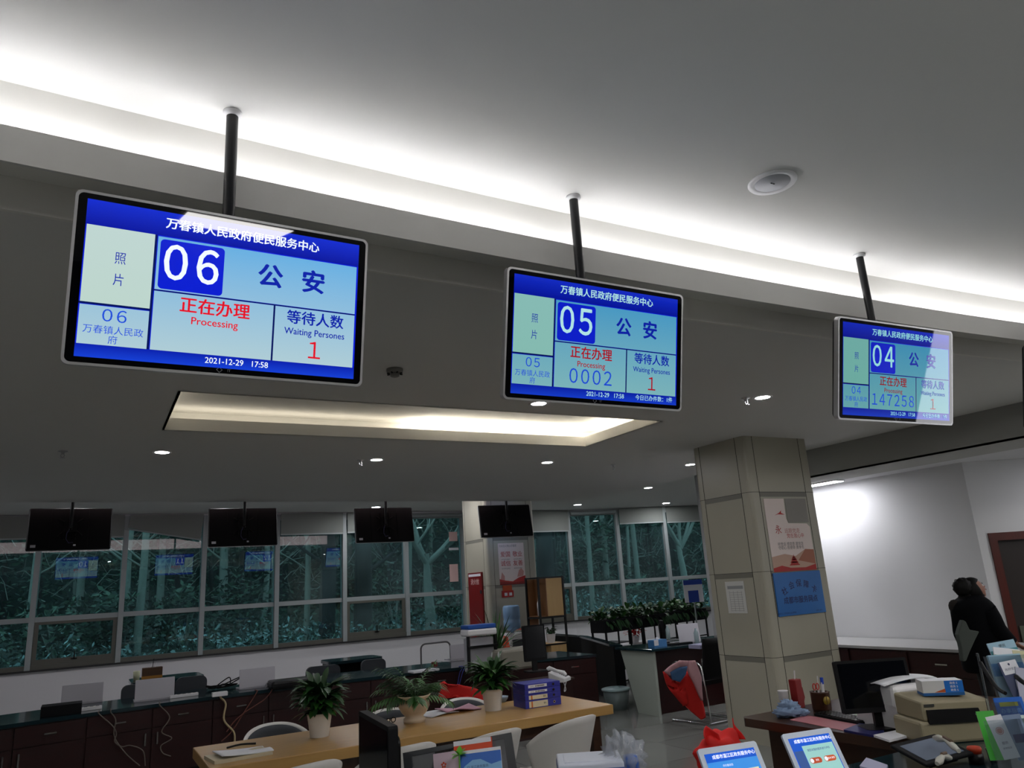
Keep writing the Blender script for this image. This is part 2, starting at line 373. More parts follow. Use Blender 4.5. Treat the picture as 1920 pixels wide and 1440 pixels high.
MB().b2((-.08, -.95, 1.45), (0, 1.0, 3.3), M_alu).build('housing', p); MB().b2((-.085, -.9, 1.5), (-.08, .95, 3.25), glow('lit_panel_glow', (250, 250, 255), 3.2)).build('face', p)
# strip light by the side wall
sl = [on_z(1521, 908, 2.85), on_z(1541, 911, 2.85), on_z(1579, 900, 2.85), on_z(1560, 896.5, 2.85)]
p = empty('strip_light', (0, 0, 0), 0, 'long glowing strip light recessed in the low ceiling beside the square pillar', 'light')
mb = MB(); mb.b2((8.62, 6.7, 2.835), (8.82, 7.9, 2.85), M_wh); mb.build('housing', p)
MB().b2((8.635, 6.715, 2.830), (8.805, 7.885, 2.835), glow('strip_glow', (250, 250, 255), 30)).build('diffuser', p)
for y_ in (4.6, ):  # extra strip added out of view for its light
    p = empty('strip_light', (0, 0, 0), 0, 'unseen strip light added on the low side ceiling', 'light')
    MB().b2((9.9, 3.4, 2.835), (10.1, 4.0, 2.85), M_wh).build('housing', p)
    MB().b2((9.915, 3.415, 2.830), (10.085, 3.985, 2.835), MATS['strip_glow']).build('diffuser', p)
# downlights
M_dl = glow('downlight_glow', (250, 250, 255), 190)
def downlight(x, y, z, lab, r=.075):
    o = empty('downlight', (x, y, z), 0, lab, 'downlight', 'round recessed downlights')
    MB().lathe([(r, -.004), (r+.02, -.006), (r+.022, 0), (r, 0)], M_wh, 28, cap=False).build('rim', o)
    MB().lathe([(1e-5, -.002), (r, -.002), (r, 0)], M_dl, 28).build('lamp_disc', o)
DL = [((304, 848), 3.2, 'leftmost bright round downlight, just past the left end of the coffer'), ((706, 862), 3.2, 'bright downlight with a sprinkler head right beside it under the coffer'),
      ((1026, 867), 3.2, 'round downlight below the right corner of the coffer'), ((1294, 871), 3.2, 'round downlight beside the top of the large pillar'),
      ((1430, 745), 3.2, 'round downlight left of the third lit display'), ((1010, 756.5), 3.2, 'downlight mostly hidden behind the second lit display'),
      ((705, 951), 3.6, 'small far downlight just above the third dark display'), ((1083, 946.5), 3.6, 'small far downlight above the open window'), ((1249, 943.5), 3.6, 'small far downlight above the planter stand')]
for (px_, py_), z, lab in DL:
    q = on_z(px_, py_, z); downlight(q.x, q.y, z, lab, .062 if z < 3.5 else .09)
for xx_ in (-2.2, -.2, 1.8, 3.8, 5.6, 8.6, 10.4, 12.2):  # extra hidden downlights added to brighten the wall under the far windows
    downlight(xx_, 12.75, 3.6, 'added round downlight over the visitors side of the far counter, hidden by the lowered ceiling', .08)
# ceiling speaker
q = on_z(1448, 341, 3.6)
o = empty('ceiling_speaker', (q.x, q.y, 3.6), 0, 'round white ceiling speaker set in the main ceiling', 'speaker')
MB().lathe([(.085, -.006), (.112, -.012), (.118, -.004), (.118, 0), (.085, 0)], M_wh, 40, cap=False).build('rim', o)
g = MB().lathe([(1e-5, -.008), (.085, -.008), (.085, 0)], mat('speaker_grille', (176, 178, 184), .6), 40).build('grille', o)
MB().box((-.006, 0, -.0095), (.01, .005, .003), M_blackm).box((.008, 0, -.0095), (.01, .005, .003), M_blackm).build('badge', g)
# sprinklers and the smoke detector
for (px_, py_), lab in (((118, 846), 'lone sprinkler head on the left of the lowered ceiling'), ((676, 862), 'sprinkler head beside the bright downlight'), ((1150, 871), 'sprinkler head between two downlights near the pillar'), ((1398, 746), 'sprinkler head left of the third lit display')):
    q = on_z(px_, py_, 3.2)
    o = empty('sprinkler_head', (q.x, q.y, 3.2), 0, lab, 'sprinkler', 'ceiling sprinkler heads')
    MB().lathe([(.04, 0), (.04, -.006), (.015, -.012), (.015, -.03)], M_silver, 16).build('escutcheon', o)
    MB().tube([(-.012, 0, -.03), (-.016, 0, -.045), (0, 0, -.06)], .003, M_silver).tube([(.012, 0, -.03), (.016, 0, -.045), (0, 0, -.06)], .003, M_silver).lathe([(1e-5, -.06), (.022, -.062), (.022, -.065), (1e-5, -.066)], M_silver, 14).build('deflector', o)
q = on_z(740, 692, 3.2)
o = empty('smoke_detector', (q.x, q.y, 3.2), 0, 'round smoke detector on the lowered ceiling beside the first lit display', 'smoke detector')
MB().lathe([(.055, 0), (.055, -.015), (.045, -.03), (1e-5, -.03)], mat('detector_plastic', (120, 116, 110), .6), 24).build('base', o)
mb = MB()
for k in range(8): a = k*pi/4; mb.box((.045*cos(a), .045*sin(a), -.034), (.018, .006, .008), M_blackm, rz=a)
mb.lathe([(.03, -.03), (.03, -.05), (.02, -.055), (1e-5, -.055)], MATS['detector_plastic'], 20); mb.build('sensor_chamber', o)

# ------------------------------------------------------------------ pillars
def rr(x0, y0, x1, y1, r, n=5):
    out = []
    for cx, cy, a in ((x1-r, y0+r, -90), (x1-r, y1-r, 0), (x0+r, y1-r, 90), (x0+r, y0+r, 180)):
        for i in range(n+1): q = radians(a+90*i/n); out.append((cx+r*cos(q), cy+r*sin(q)))
    return out
def pillar(x0, y0, x1, y1, zt, joints):
    mb = MB(); mb.prism(rr(x0, y0, x1, y1, .06), 0, zt, M_stone, smooth=False)
    e = .0015
    for xx in (x0+.135, x1-.16): mb.b2((xx-.003, y0-e, 0), (xx+.003, y0+.01, zt), M_joint); mb.b2((xx-.003, y1-.01, 0), (xx+.003, y1+e, zt), M_joint)
    for yy in (y0+.13, y1-.12): mb.b2((x0-e, yy-.003, 0), (x0+.01, yy+.003, zt), M_joint); mb.b2((x1-.01, yy-.003, 0), (x1+e, yy+.003, zt), M_joint)
    for z in joints:
        for zz in (z-.002,):
            mb.prism([(a, c) for a, c in rr(x0-e, y0-e, x1+e, y1+e, .06)], zz-.002, zz+.002, M_joint)
        mb.b2((x0+.138, y0-e*1.5, z-.055), (x1-.163, y0+.01, z-.004), M_stone_d); mb.b2((x0-e*1.5, y0+.133, z-.055), (x0+.01, y1-.123, z-.004), M_stone_d)
    return mb
PX0, PX1, PY0, PY1 = 6.25, 7.28, 5.95, 6.78
o = struct(pillar(PX0, PY0, PX1, PY1, 3.2, (2.58, 1.735, .87)), 'pillar_near')
C2Y = 12.45
o = struct(pillar(6.30, C2Y, 7.33, 13.45, 3.6, (2.62, 1.78, .9)), 'pillar_far')

# ------------------------------------------------------------------ window wall
G = 17.0
XS = [-3.77, -2.30, -.838, .6175, 2.078, 3.544, 5.013, 6.48, 7.955, 9.45, 11.04]
an = radians(-15); dv = Vector((cos(an), sin(an), 0))
PTS = [Vector((x, G, 0)) for x in XS] + [Vector((11.04, G, 0))+dv*(1.37*k) for k in (1, 2, 3, 4)]
SZ, TZ, HZ = .84, 1.685, 3.56
M_glass = glass_mat('green_tinted_window_glass', (.50, .70, .72), hz=.03)
mb = MB(); mb2 = MB()
for a, b_ in ((PTS[0]-Vector((.3, 0, 0)), PTS[10]), (PTS[10], PTS[14])):
    ln = (b_-a).length; Mw = TRS(a, (0, 0, atan2(b_.y-a.y, b_.x-a.x)))
    mb.b2((0, -.02, 0), (ln, .2, SZ-.06), M_white, Mw)
    mb2.b2((0, -.09, SZ-.06), (ln, .2, SZ-.03), mat('dark_sill', (30, 30, 32), .5), Mw)
    mb.b2((0, -.02, HZ+.0), (ln, .2, 3.6), M_white, Mw)
struct(mb, 'wall_far'); struct(mb2, 'trim_3')
blinds = {2: 3.17, 3: None, 4: 3.12, 5: 3.14, 6: 3.17, 8: 3.17, 9: 3.14, 11: 3.19, 12: 3.17, 13: 3.15, 1: 3.17, 0: 3.17}
for i_, (bx_, by_) in {4: (450, 1003), 5: (580, 1000), 6: (700, 996), 9: (1040, 995)}.items(): blinds[i_] = on_y(bx_, by_, G-.12).z
M_blind = mat('grey_roller_blind', (126, 130, 126), .9)
BL = {2: 'blind over the leftmost window, behind the first dark display', 4: 'level blind left of the second dark display', 5: 'level blind between the second and third dark displays', 6: 'blind behind the third dark display',
      8: 'blind right behind the far pillar', 9: 'blind over the window behind the wooden shelf cabinet', 11: 'blind over the window above the left half of the planter stand', 12: 'blind over the window beside the large pillar', 13: 'blind on the last window hidden by the large pillar', 1: 'blind left of the picture edge', 0: 'blind at the far left corner'}
for i in range(len(PTS)-1):
    a, b_ = PTS[i], PTS[i+1]; ln = (b_-a).length; Mw = TRS(a, (0, 0, atan2(b_.y-a.y, b_.x-a.x)))
    casement = i in (2, 6, 9)
    w = empty('window_%d' % (i+1)); w['kind'] = 'structure'
    mb = MB(); mb.b2((-.045, -.08, SZ-.03), (.045, .12, HZ), M_alu, Mw)
    if i == len(PTS)-2: mb.b2((ln-.045, -.08, SZ-.03), (ln+.045, .12, HZ), M_alu, Mw)
    mb.b2((.045, -.02, TZ-.045), (ln-.045, .1, TZ+.045), M_alu, Mw)
    mb.b2((.045, -.02, HZ-.12), (ln-.045, .1, HZ), M_alu, Mw)
    mb.b2((.045, -.05, SZ-.03), (ln-.045, .1, SZ+.05), M_alud, Mw)
    mb.build('frame', w)
    MB().b2((.045, .04, TZ+.045), (ln-.045, .05, HZ-.12), M_glass, Mw).build('pane', w)
    MB().b2((.045, .04, SZ+.05), (ln-.045, .05, TZ-.045), M_glass, Mw).build('pane', w)
    if casement:
        mb = MB(); z0, z1 = SZ+.05, TZ-.045
        for lo, hi in (((.05, -.03, z0), (ln-.05, .03, z0+.09)), ((.05, -.03, z1-.05), (ln-.05, .03, z1)), ((.05, -.03, z0+.09), (.12, .03, z1-.05)), ((ln-.12, -.03, z0+.09), (ln-.05, .03, z1-.05))): mb.b2(lo, hi, M_alud, Mw)
        s_ = mb.build('casement', w)
        MB().b2((ln/2-.01, -.05, z0+.05), (ln/2+.01, -.03, z0+.2), M_black, Mw).b2((ln/2-.05, -.05, z0+.05), (ln/2+.05, -.03, z0+.075), M_black, Mw).build('latch', s_)
    if i in BL:
        bo = empty('roller_blind'); tag(bo, 'grey roller '+BL[i], 'blind', 'roller blinds on the window wall')
        zb = blinds[i]
        MB().b2((.05, -.12, zb), (ln-.05, -.115, 3.58), M_blind, Mw).build('fabric', bo)
        MB().b2((.05, -.125, zb-.03), (ln-.05, -.11, zb), M_alu, Mw).build('bottom_rail', bo)
    elif i == 3:
        bo = empty('roller_blind'); tag(bo, 'grey roller blind hanging askew, its bottom rail sloping down to the right', 'blind', 'roller blinds on the window wall')
        pl = on_y(225, 990, G-.12).z; pr_ = on_y(366, 1012, G-.12).z
        MB().add([tuple(Mw @ Vector(p)) for p in ((.02, -.12, pl), (ln-.09, -.12, pr_), (ln-.05, -.12, 3.58), (.05, -.12, 3.58), (.02, -.115, pl), (ln-.09, -.115, pr_), (ln-.05, -.115, 3.58), (.05, -.115, 3.58))], [(0, 1, 2, 3), (7, 6, 5, 4), (0, 4, 5, 1), (1, 5, 6, 2), (2, 6, 7, 3), (3, 7, 4, 0)], M_blind).build('fabric', bo)
        MB().tube([Mw @ Vector((-.05, -.125, pl-.01)), Mw @ Vector((ln-.08, -.125, pr_-.01))], .016, M_alu).build('bottom_rail', bo)
    else:
        bo = empty('roller_blind'); tag(bo, 'fully raised grey roller blind, only its roll showing '+('left of the far pillar' if i == 7 else 'above the window of the right-hand bay' if i == 10 else ''), 'blind', 'roller blinds on the window wall')
        MB().tube([Mw @ Vector((.05, -.14, 3.5)), Mw @ Vector((ln-.05, -.14, 3.5))], .045, M_alu, 12).build('roll', bo)
# notices stuck on the glass pane left of the far pillar
Mg = mat('pink_paper', (232, 196, 190), .8)
for (x0, y0, x1, y1), c, lab in (((843, 997, 859, 1014), Mg, 'small square pink notice stuck on the glass, topmost of three'), ((843, 1027, 861, 1031), M_paper, 'thin white paper strip stuck on the glass'), ((844, 1058, 861, 1090), Mg, 'tall pink notice stuck on the glass, lowest of three')):
    a = on_y(x0, y0, G-.01); c1 = on_y(x1, y1, G-.01)
    o = MB().b2((a.x, G+.030, c1.z), (c1.x, G+.038, a.z), c).build('paper_notice'); tag(o, lab, 'notice')

# ------------------------------------------------------------------ outside: slope, undergrowth, trees
M_soil = mat('leaf_litter', (44, 52, 40), .95, noise=.4, nscale=2)
M_bark = mat('grey_bark', (134, 132, 122), .9, noise=.3, nscale=10)
M_barkd = mat('dark_bark', (38, 34, 34), .9, noise=.3, nscale=10)
M_fol = mat('forest_leaf', (66, 88, 68), .7, noise=.3, nscale=1.5)
M_fold = mat('dark_forest_leaf', (38, 54, 44), .8, noise=.3, nscale=1.5)
M_folp = mat('pale_undergrowth_leaf', (132, 150, 146), .6, noise=.3, nscale=2)
def gz(x, y): return .2 + .055*(y-17.3) + .25*sin(x*.5+y*.3)*min(1, max(0, (y-18)/6))
mb = MB(); mb.grid(lambda u, v: (lambda x, y: (x, y, gz(x, y)))(-22+62*u, 17.3+24*v), 60, 30, M_soil); struct(mb, 'ground_outside')
def leafcards(mb, n_, region, size, m, up=.0):
    for _ in range(n_):
        c = Vector(region()); a = random.uniform(0, 2*pi); e = random.uniform(-.7, .9)+up
        d = Vector((cos(a)*cos(e), sin(a)*cos(e), sin(e))); w_ = d.cross(Vector((random.uniform(-1, 1), random.uniform(-1, 1), random.uniform(-1, 1)))).normalized()
        L = size*random.uniform(.6, 1.4); mb.add([c, c+d*L*.5+w_*L*.2, c+d*L, c+d*L*.5-w_*L*.2], [(0, 1, 2, 3)], m)
R = random.uniform
def leafball(mb, n_, c, r, size, ms):
    for _ in range(n_):
        a = R(0, 2*pi); z = R(-1, 1); q = R(.35, 1)**.5; s_ = sqrt(1-z*z)
        p_ = Vector((c[0]+r*q*s_*cos(a), c[1]+r*q*s_*sin(a), c[2]+r*.8*q*z)); leafcards(mb, 1, lambda: p_, size, random.choice(ms))
# far thicket behind the trees
mb = MB()
mb.grid(lambda u, v: (-24+64*u, 35.5+1.2*sin(u*40)+.8*cos(v*9+u*23), gz(0, 35)-1+11*v), 80, 12, mat('far_thicket_mass', (34, 48, 42), .95, noise=.7, nscale=1.6))
for _ in range(52000):
    x = R(-20, 38); y = R(28, 35); z = gz(x, y)+R(0, 1)**1.0*9
    leafcards(mb, 1, lambda: (x, y, z), .22, M_fold if R(0, 1) < .6 else M_fol)
for k in range(90):
    x = R(-20, 38); y = R(27, 34); tz = gz(x, y); mb.tube([(x, y, tz), (x+R(-.3, .3), y, tz+4), (x+R(-.6, .6), y, tz+9)], [.09, .07, .03], M_barkd if k % 3 else M_bark, 5)
for _ in range(1500):
    x = R(-18, 34); y = R(24.5, 30); z = gz(x, y)+R(1, 7); a = R(-1, 1); mb.tube([(x, y, z), (x+.5*a, y+R(-.2, .2), z+R(-.1, .5)), (x+1.1*a, y, z+R(.0, .9))], [.014, .01, .005], M_bark, 3, caps=False)
o = mb.build('thicket'); tag(o, 'dense dark thicket filling the slope beyond the trees', 'thicket', kind='stuff')
mb = MB()
for _ in range(26000):
    x = R(-14, 30); y = R(18.0, 27); leafcards(mb, 1, lambda: (x, y, gz(x, y)+R(0, .5)*(1+.6*sin(x*2.3+y))), .15, random.choice((M_folp, M_folp, M_fol, M_fold)), .3)
o = mb.build('undergrowth'); tag(o, 'pale low undergrowth covering the ground outside the windows', 'undergrowth', kind='stuff')
def branch(mb, p, d, L, r, m, depth):
    pts = [p]; q = Vector(p); dd = Vector(d).normalized()
    for k in range(4): dd = (dd+Vector((R(-.22, .22), R(-.22, .22), R(-.08, .2)))).normalized(); q = q+dd*L/4; pts.append(q.copy())
    mb.tube(pts, [r, r*.85, r*.7, r*.5, r*.3], m, 5, caps=False)
    if depth:
        for k in range(3):
            i_ = random.choice((1, 2, 3)); a = R(0, 2*pi); nd = (dd*.6+Vector((cos(a), sin(a)*.6, R(.0, .7)))).normalized(); branch(mb, pts[i_], nd, L*.62, r*.45, m, depth-1)
TREES = [(235, 24, .13, 1, 'pale slender double-trunk tree behind the second window'), (262, 22, .09, 1, 'thin pale tree beside the double trunk'), (300, 26, .10, 0, 'thin tree with a leafy crown left of the second dark display'),
         (420, 25, .12, 0, 'leafy tree behind the second dark display'), (495, 27, .09, 1, 'thin bare tree right of the second dark display'), (575, 23, .08, 1, 'thin pale stem in front of the fourth window'), (612, 22.5, .22, 2, 'thick dark trunk right of the mirrored display'),
         (680, 22.5, .26, 2, 'thick dark trunk left of the third dark display'), (803, 20.5, .16, 3, 'bare forked tree with wide spreading branches left of the far pillar'), (1025, 24, .3, 2, 'thick dark trunk behind the wooden shelf cabinet'),
         (1110, 22, .08, 1, 'slender bare tree in the open right-hand window'), (1140, 24, .1, 0, 'leafy slender tree at the right of the open window'), (1200, 23, .09, 1, 'slender bare tree above the planter stand'), (1287, 20.5, .13, 3, 'pale bare tree with crossed branches beside the large pillar'),
         (60, 25, .11, 0, 'leafy tree behind the first dark display'), (150, 27, .1, 0, 'leafy tree near the left edge of the windows')]
for px_, Y, r, kind, lab in TREES:
    p = on_y(px_, 1120, Y); x = p.x; z0 = gz(x, Y)-.1
    o = empty('tree', (x, Y, z0), 0, lab, 'tree', 'trees outside the windows')
    mb = MB(); m_ = {0: M_bark, 1: M_bark, 2: M_barkd, 3: M_bark}[kind]
    H_ = 9 if kind != 3 else 2.6
    mb.tube([(0, 0, 0), (R(-.1, .1), 0, H_*.3), (R(-.2, .2), 0, H_*.65), (R(-.3, .3), 0, H_)], [r*1.15, r, r*.8, r*.5], m_, 8)
    mb.build('trunk', o); mb = MB()
    if kind == 3:
        for a in (-2.6, -.5, .6, 2.4, 1.6): branch(mb, (0, 0, H_-.3), (cos(a)*.9, sin(a)*.3, .9), 2.6, r*.55, m_, 2)
    else:
        for k in range(5): a = R(0, 6.28); branch(mb, (0, 0, R(2, 5)), (cos(a), sin(a)*.4, .6), 1.8, r*.3, m_, 1)
    if kind == 0:
        for k in range(6): leafball(mb, 120, (R(-.9, .9), R(-.5, .5), R(2.2, 7)), .7, .26, (M_fol, M_fold))
    mb.build('crown' if kind == 0 else 'branches', o)
for px_, Y, s_, lab in ((20, 23, 1.0, 'rounded shrub at the far left outside'), (120, 22, 1.1, 'bushy shrub under the first mirrored display'), (190, 23.5, .8, 'small shrub between the first two windows outside'), (350, 23, .9, 'shrub beyond the third window'), (450, 24, 1.2, 'large shrub beyond the fourth window'), (740, 25, 1.2, 'shrub beyond the casement window'), (850, 23, .9, 'shrub left of the far pillar outside'), (1160, 24, 1.1, 'shrub outside above the planter'), (1235, 22, .9, 'shrub outside right of the planter middle')):
    p = on_y(px_, 1120, Y)
    o = empty('shrub', (p.x, Y, gz(p.x, Y)), 0, lab, 'shrub', 'shrubs outside the windows')
    mb = MB()
    for k in range(5): leafball(mb, 150, (R(-.9, .9)*s_, R(-.4, .4), R(.4, 1.4)*s_), .62*s_, .2, (M_fol, M_fold))
    mb.build('foliage', o)
    mb = MB()
    for k in range(5): mb.tube([(0, 0, -.1), (R(-.6, .6), R(-.3, .3), 1.1*s_)], [.03, .015], M_bark, 5)
    mb.build('stems', o)
# ------------------------------------------------------------------ ceiling-hung displays
SW, SH = .915, .520                       # lit picture
def screen_mats(k, EM, cy):
    """colours of one lit picture; dimmer and greener on the displays seen more from the side"""
    s = '_%d' % k; f = lambda c: tuple(int(v*(1-cy*w)) for v, w in zip(c, (1, .25, .3)))
    return dict(HG=screen_grad('screen_header_blue'+s, (20, 50, 225), (5, 20, 170), .17, .26, EM), PG=screen_grad('screen_panel_blue'+s, f((112, 190, 245)), f((190, 222, 232)), -.22, .18, EM),
        PG2=screen_grad('screen_photo_pale'+s, f((208, 232, 228)), f((206, 232, 222)), -.09, .18, EM), BK=mat('screen_blue'+s, (12, 30, 200), .06, emit=EM), FG=screen_grad('screen_footer_blue'+s, (8, 24, 180), (24, 70, 230), -.26, -.21, EM),
        TW=mat('screen_text_white'+s, f((232, 240, 245)), .06, emit=EM), TB=mat('screen_text_blue'+s, (14, 34, 160), .06, emit=EM), TR_=mat('screen_text_red'+s, f((214, 20, 40)), .06, emit=EM), TL=mat('screen_text_line'+s, (8, 22, 96), .06, emit=EM*.8), TS=mat('screen_text_soft_blue'+s, (30, 74, 206), .06, emit=EM))
def rrect2(x0, z0, x1, z1, r, n=6):
    return [(a, c) for a, c in rr(x0, z0, x1, z1, r, n)]
def plate(mb, poly, y, m):     # flat polygon in the x-z plane facing -y
    mb.add([(a, y, c) for a, c in poly], [tuple(range(len(poly)))], m)
def screen_mesh(num, ticket, total, sm):
    HG, PG, PG2, BK, FG, TW, TB, TR_, TL, TS = (sm[k] for k in ('HG', 'PG', 'PG2', 'BK', 'FG', 'TW', 'TB', 'TR_', 'TL', 'TS'))
    mb = MB(); Y0 = -.0305
    def U(u): return -SW/2+u*SW
    def V(v): return SH/2-v*SH
    def R_(u0, v0, u1, v1, m, k=1): mb.quad((U(u0), Y0-k*.0004, V(v1)), (U(u1), Y0-k*.0004, V(v1)), (U(u1), Y0-k*.0004, V(v0)), (U(u0), Y0-k*.0004, V(v0)), m)
    def T(s_, u, v, size, m, bold=0, sx=1, k=4, space=1, al='CENTER', wide=None):
        Mt = Matrix.Translation((U(u), Y0-k*.0004, V(v))) @ Matrix.Rotation(pi/2, 4, 'X'); mb.text(s_, size, m, Mt, al, bold, sx, space, s_.isdigit() if wide is None else wide)
    R_(0, 0, 1, 1, BK, 0); R_(0, 0, 1, .163, HG); R_(0, .918, 1, 1, FG)
    R_(.004, .163, .225, .655, PG2); R_(.004, .672, .225, .918, PG); R_(.236, .170, .993, .522, PG); R_(.236, .533, .664, .918, PG); R_(.671, .533, .993, .918, PG)
    R_(.0, .655, .232, .668, TL, 2); R_(.225, .163, .233, .918, TL, 2); R_(.233, .524, .993, .532, TL, 2); R_(.664, .532, .671, .918, TL, 2)
    plate(mb, rrect2(U(.245), V(.515), U(.470), V(.185), .014), Y0-.0010, BK)
    T(num, .357, .35, .160, TW, .016, .82)
    T('万春镇人民政府便民服务中心', .545, .078, .0405, TW, .022)
    T('公', .645, .34, .09, TB, .036); T('安', .815, .34, .09, TB, .036)
    T('正在办理', .45, .61, .058, TR_, .022, 1.0); T('Processing', .45, .705, .036, TR_, .012)
    T('等待人数', .832, .605, .053, TB, .022); T('Waiting Persones', .832, .70, .034, TB, .012, .92)
    T('1', .832, .83, .085, TR_, .0)
    if ticket: T(ticket, .45, .82, .088, TS, .004, .92)
    T('照', .118, .36, .044, TB, -.004, .8); T('片', .118, .50, .044, TB, -.004, .8)
    T(num, .115, .735, .054, TS, .004); T('万春镇人民政', .115, .825, .0295, TS, .0); T('府', .115, .885, .0295, TS, .0)
    T('2021-12-29   17:58', .54, .957, .029, TW, .006, .95)
    if total: T('今日已办件数：1件', .85, .958, .0265, TW, .002)
    return mb
SMS = [screen_mats(0, .62, 0), screen_mats(1, .52, .24), screen_mats(2, .44, .34), screen_mats(3, .8, 0)]
def display(loc, yaw, tilt, num, ticket, total, zc, label, group, back=False, sk=0):
    """hung display: root at the ceiling fixing; the head is turned by yaw and leans by tilt"""
    o = empty('ceiling_display', (loc[0], loc[1], zc), 0, label, 'display', group)
    H = TRS((0, 0, loc[2]-zc), (tilt, 0, 0)); H = Matrix.Rotation(yaw, 4, 'Z') @ H
    BW, BH = .985, .575
    mb = MB(); pts = rrect2(-BW/2, -BH/2, BW/2, BH/2, .022)
    mb.add([(a, -.030, c) for a, c in pts]+[(a, .0, c) for a, c in pts], [tuple(range(len(pts)-1, -1, -1))]+[(i, (i+1) % len(pts), len(pts)+(i+1) % len(pts), len(pts)+i) for i in range(len(pts))], M_silver, False)
    mb.build('frame', o, H)
    mb = MB(); plate(mb, rrect2(-BW/2+.009, -BH/2+.009, BW/2-.009, BH/2-.009, .017), -.0302, M_bezel)
    bz = mb.build('bezel', o, H)
    mk = mat('bezel_mark', (120, 122, 126), .4)
    MB().text('◇', .022, mk, Matrix.Translation((-.02, -.0306, -BH/2+.020)) @ Matrix.Rotation(pi/2, 4, 'X')).text('IT', .014, mk, Matrix.Translation((.012, -.0306, -BH/2+.020)) @ Matrix.Rotation(pi/2, 4, 'X')).build('maker_mark', bz)
    screen_mesh(num, ticket, total, SMS[3 if back else sk]).build('screen', o, H)
    mb = MB(); mb.add([(a, 0, c) for a, c in pts]+[(a*.97, .022, c*.95) for a, c in pts], [tuple(len(pts)+i for i in range(len(pts)))]+[(i, (i+1) % len(pts), len(pts)+(i+1) % len(pts), len(pts)+i) for i in range(len(pts))], M_blackm)
    for a in (-.21, .0, .23): mb.box((a, .024, 0), (.006, .004, .5), M_black)
    bk = mb.build('back_cover', o, H)
    MB().box((BW/2-.08, .0245, -BH/2+.055), (.06, .003, .035), M_paper).box((-.06, .0245, -BH/2+.06), (.03, .003, .022), M_paper).build('label_sticker', bk)
    mb = MB(); mb.box((0, .05, .02), (.14, .03, .16), M_black)
    for a in (-1, 1): mb.box((a*.07, .035, .02), (.016, .02, .34), M_black); mb.tube([(0, .05, .03), (a*.14, .03, .13)], .007, M_black, 6); mb.tube([(0, .05, .03), (a*.14, .03, -.10)], .007, M_black, 6)
    for a in (-.016, .016):
        for c in (-.02, .02): mb.ball((a, .068, c), .006, M_chrome, 8)
    mb.build('bracket', o, H)
    mb = MB(); mb.tube([(.01, .06, -.02), (.04, .075, -.08), (.045, .06, -.15), (.01, .035, -.2), (-.04, .03, -.19)], .005, mat('blue_grey_cable', (70, 70, 110), .5), 6); mb.build('cable', o, H)
    py_ = .075 if not back else .075
    Pt = H @ Vector((0, py_, .0)); 
    mb = MB(); mb.tube([(Pt.x, Pt.y, 0), (Pt.x, Pt.y, Pt.z)], .0225, M_pole, 16); mb.build('pole', o)
    mb = MB(); mb.lathe([(.036, 0), (.036, -.012), (.024, -.02)], M_wh, 20, (Pt.x, Pt.y, 0)); mb.build('ceiling_flange', o)
    mb = MB(); T_ = H @ Vector((0, .01, BH/2)); mb.ball((T_.x-.045, T_.y+.02, T_.z+.004), .008, M_chrome, 8); mb.ball((T_.x+.045, T_.y+.02, T_.z+.004), .008, M_chrome, 8); mb.build('screw', o)
    return o
GN = 'lit queue displays hanging over the near counter'
display((.369, 2.650, 2.801), radians(1.2), radians(9.1), '06', None, False, 3.6, 'large lit queue display numbered 06, nearest and leftmost', GN)
display((1.985, 2.697, 2.806), 0, radians(11.4), '05', '0002', True, 3.6, 'lit queue display numbered 05 calling ticket 0002', GN, sk=1)
display((4.052, 2.626, 2.812), radians(-2.7), radians(12.4), '04', '147258', True, 3.6, 'lit queue display numbered 04 calling ticket 147258', GN, sk=2)
q = on_y(1908, 720, 2.6)
display((q.x+.52, 2.55, 2.81), radians(-3), radians(12), '03', '147257', True, 3.6, 'lit queue display cut off by the right picture edge', GN, sk=2)
GF = 'dark display backs hanging over the far counter'
for (x, y, z, yw), num, lab in (((-.245, 11.89, 2.857, 2), '10', 'leftmost black display back, over the far counter at the left picture edge'), ((1.985, 11.90, 2.845, -.6), '11', 'second black display back from the left'),
                          ((4.21, 11.97, 2.845, -2), '12', 'third black display back, with a downlight just above it'), ((6.44, 11.92, 2.874, -7), '13', 'black display back hanging in front of the far pillar')):
    display((x, y, z), pi+radians(yw), radians(10.5), num, None, False, 3.6, lab, GF, True)
# narrow screen seen edge-on beside the pillar
o = empty('wall_display', (8.55, 7.35, 2.85), 0, 'black display seen nearly edge-on between the pillar and the white wall', 'display')
MB().b2((-.85, -.02, -.46), (-.0, .02, -.05), M_black).build('back_cover', o)
MB().b2((-.0, -.03, -.46), (.012, .03, -.05), M_silver).build('frame', o)
MB().b2((-.40, -.015, -.05), (-.37, .015, 0), M_black).build('bracket', o)

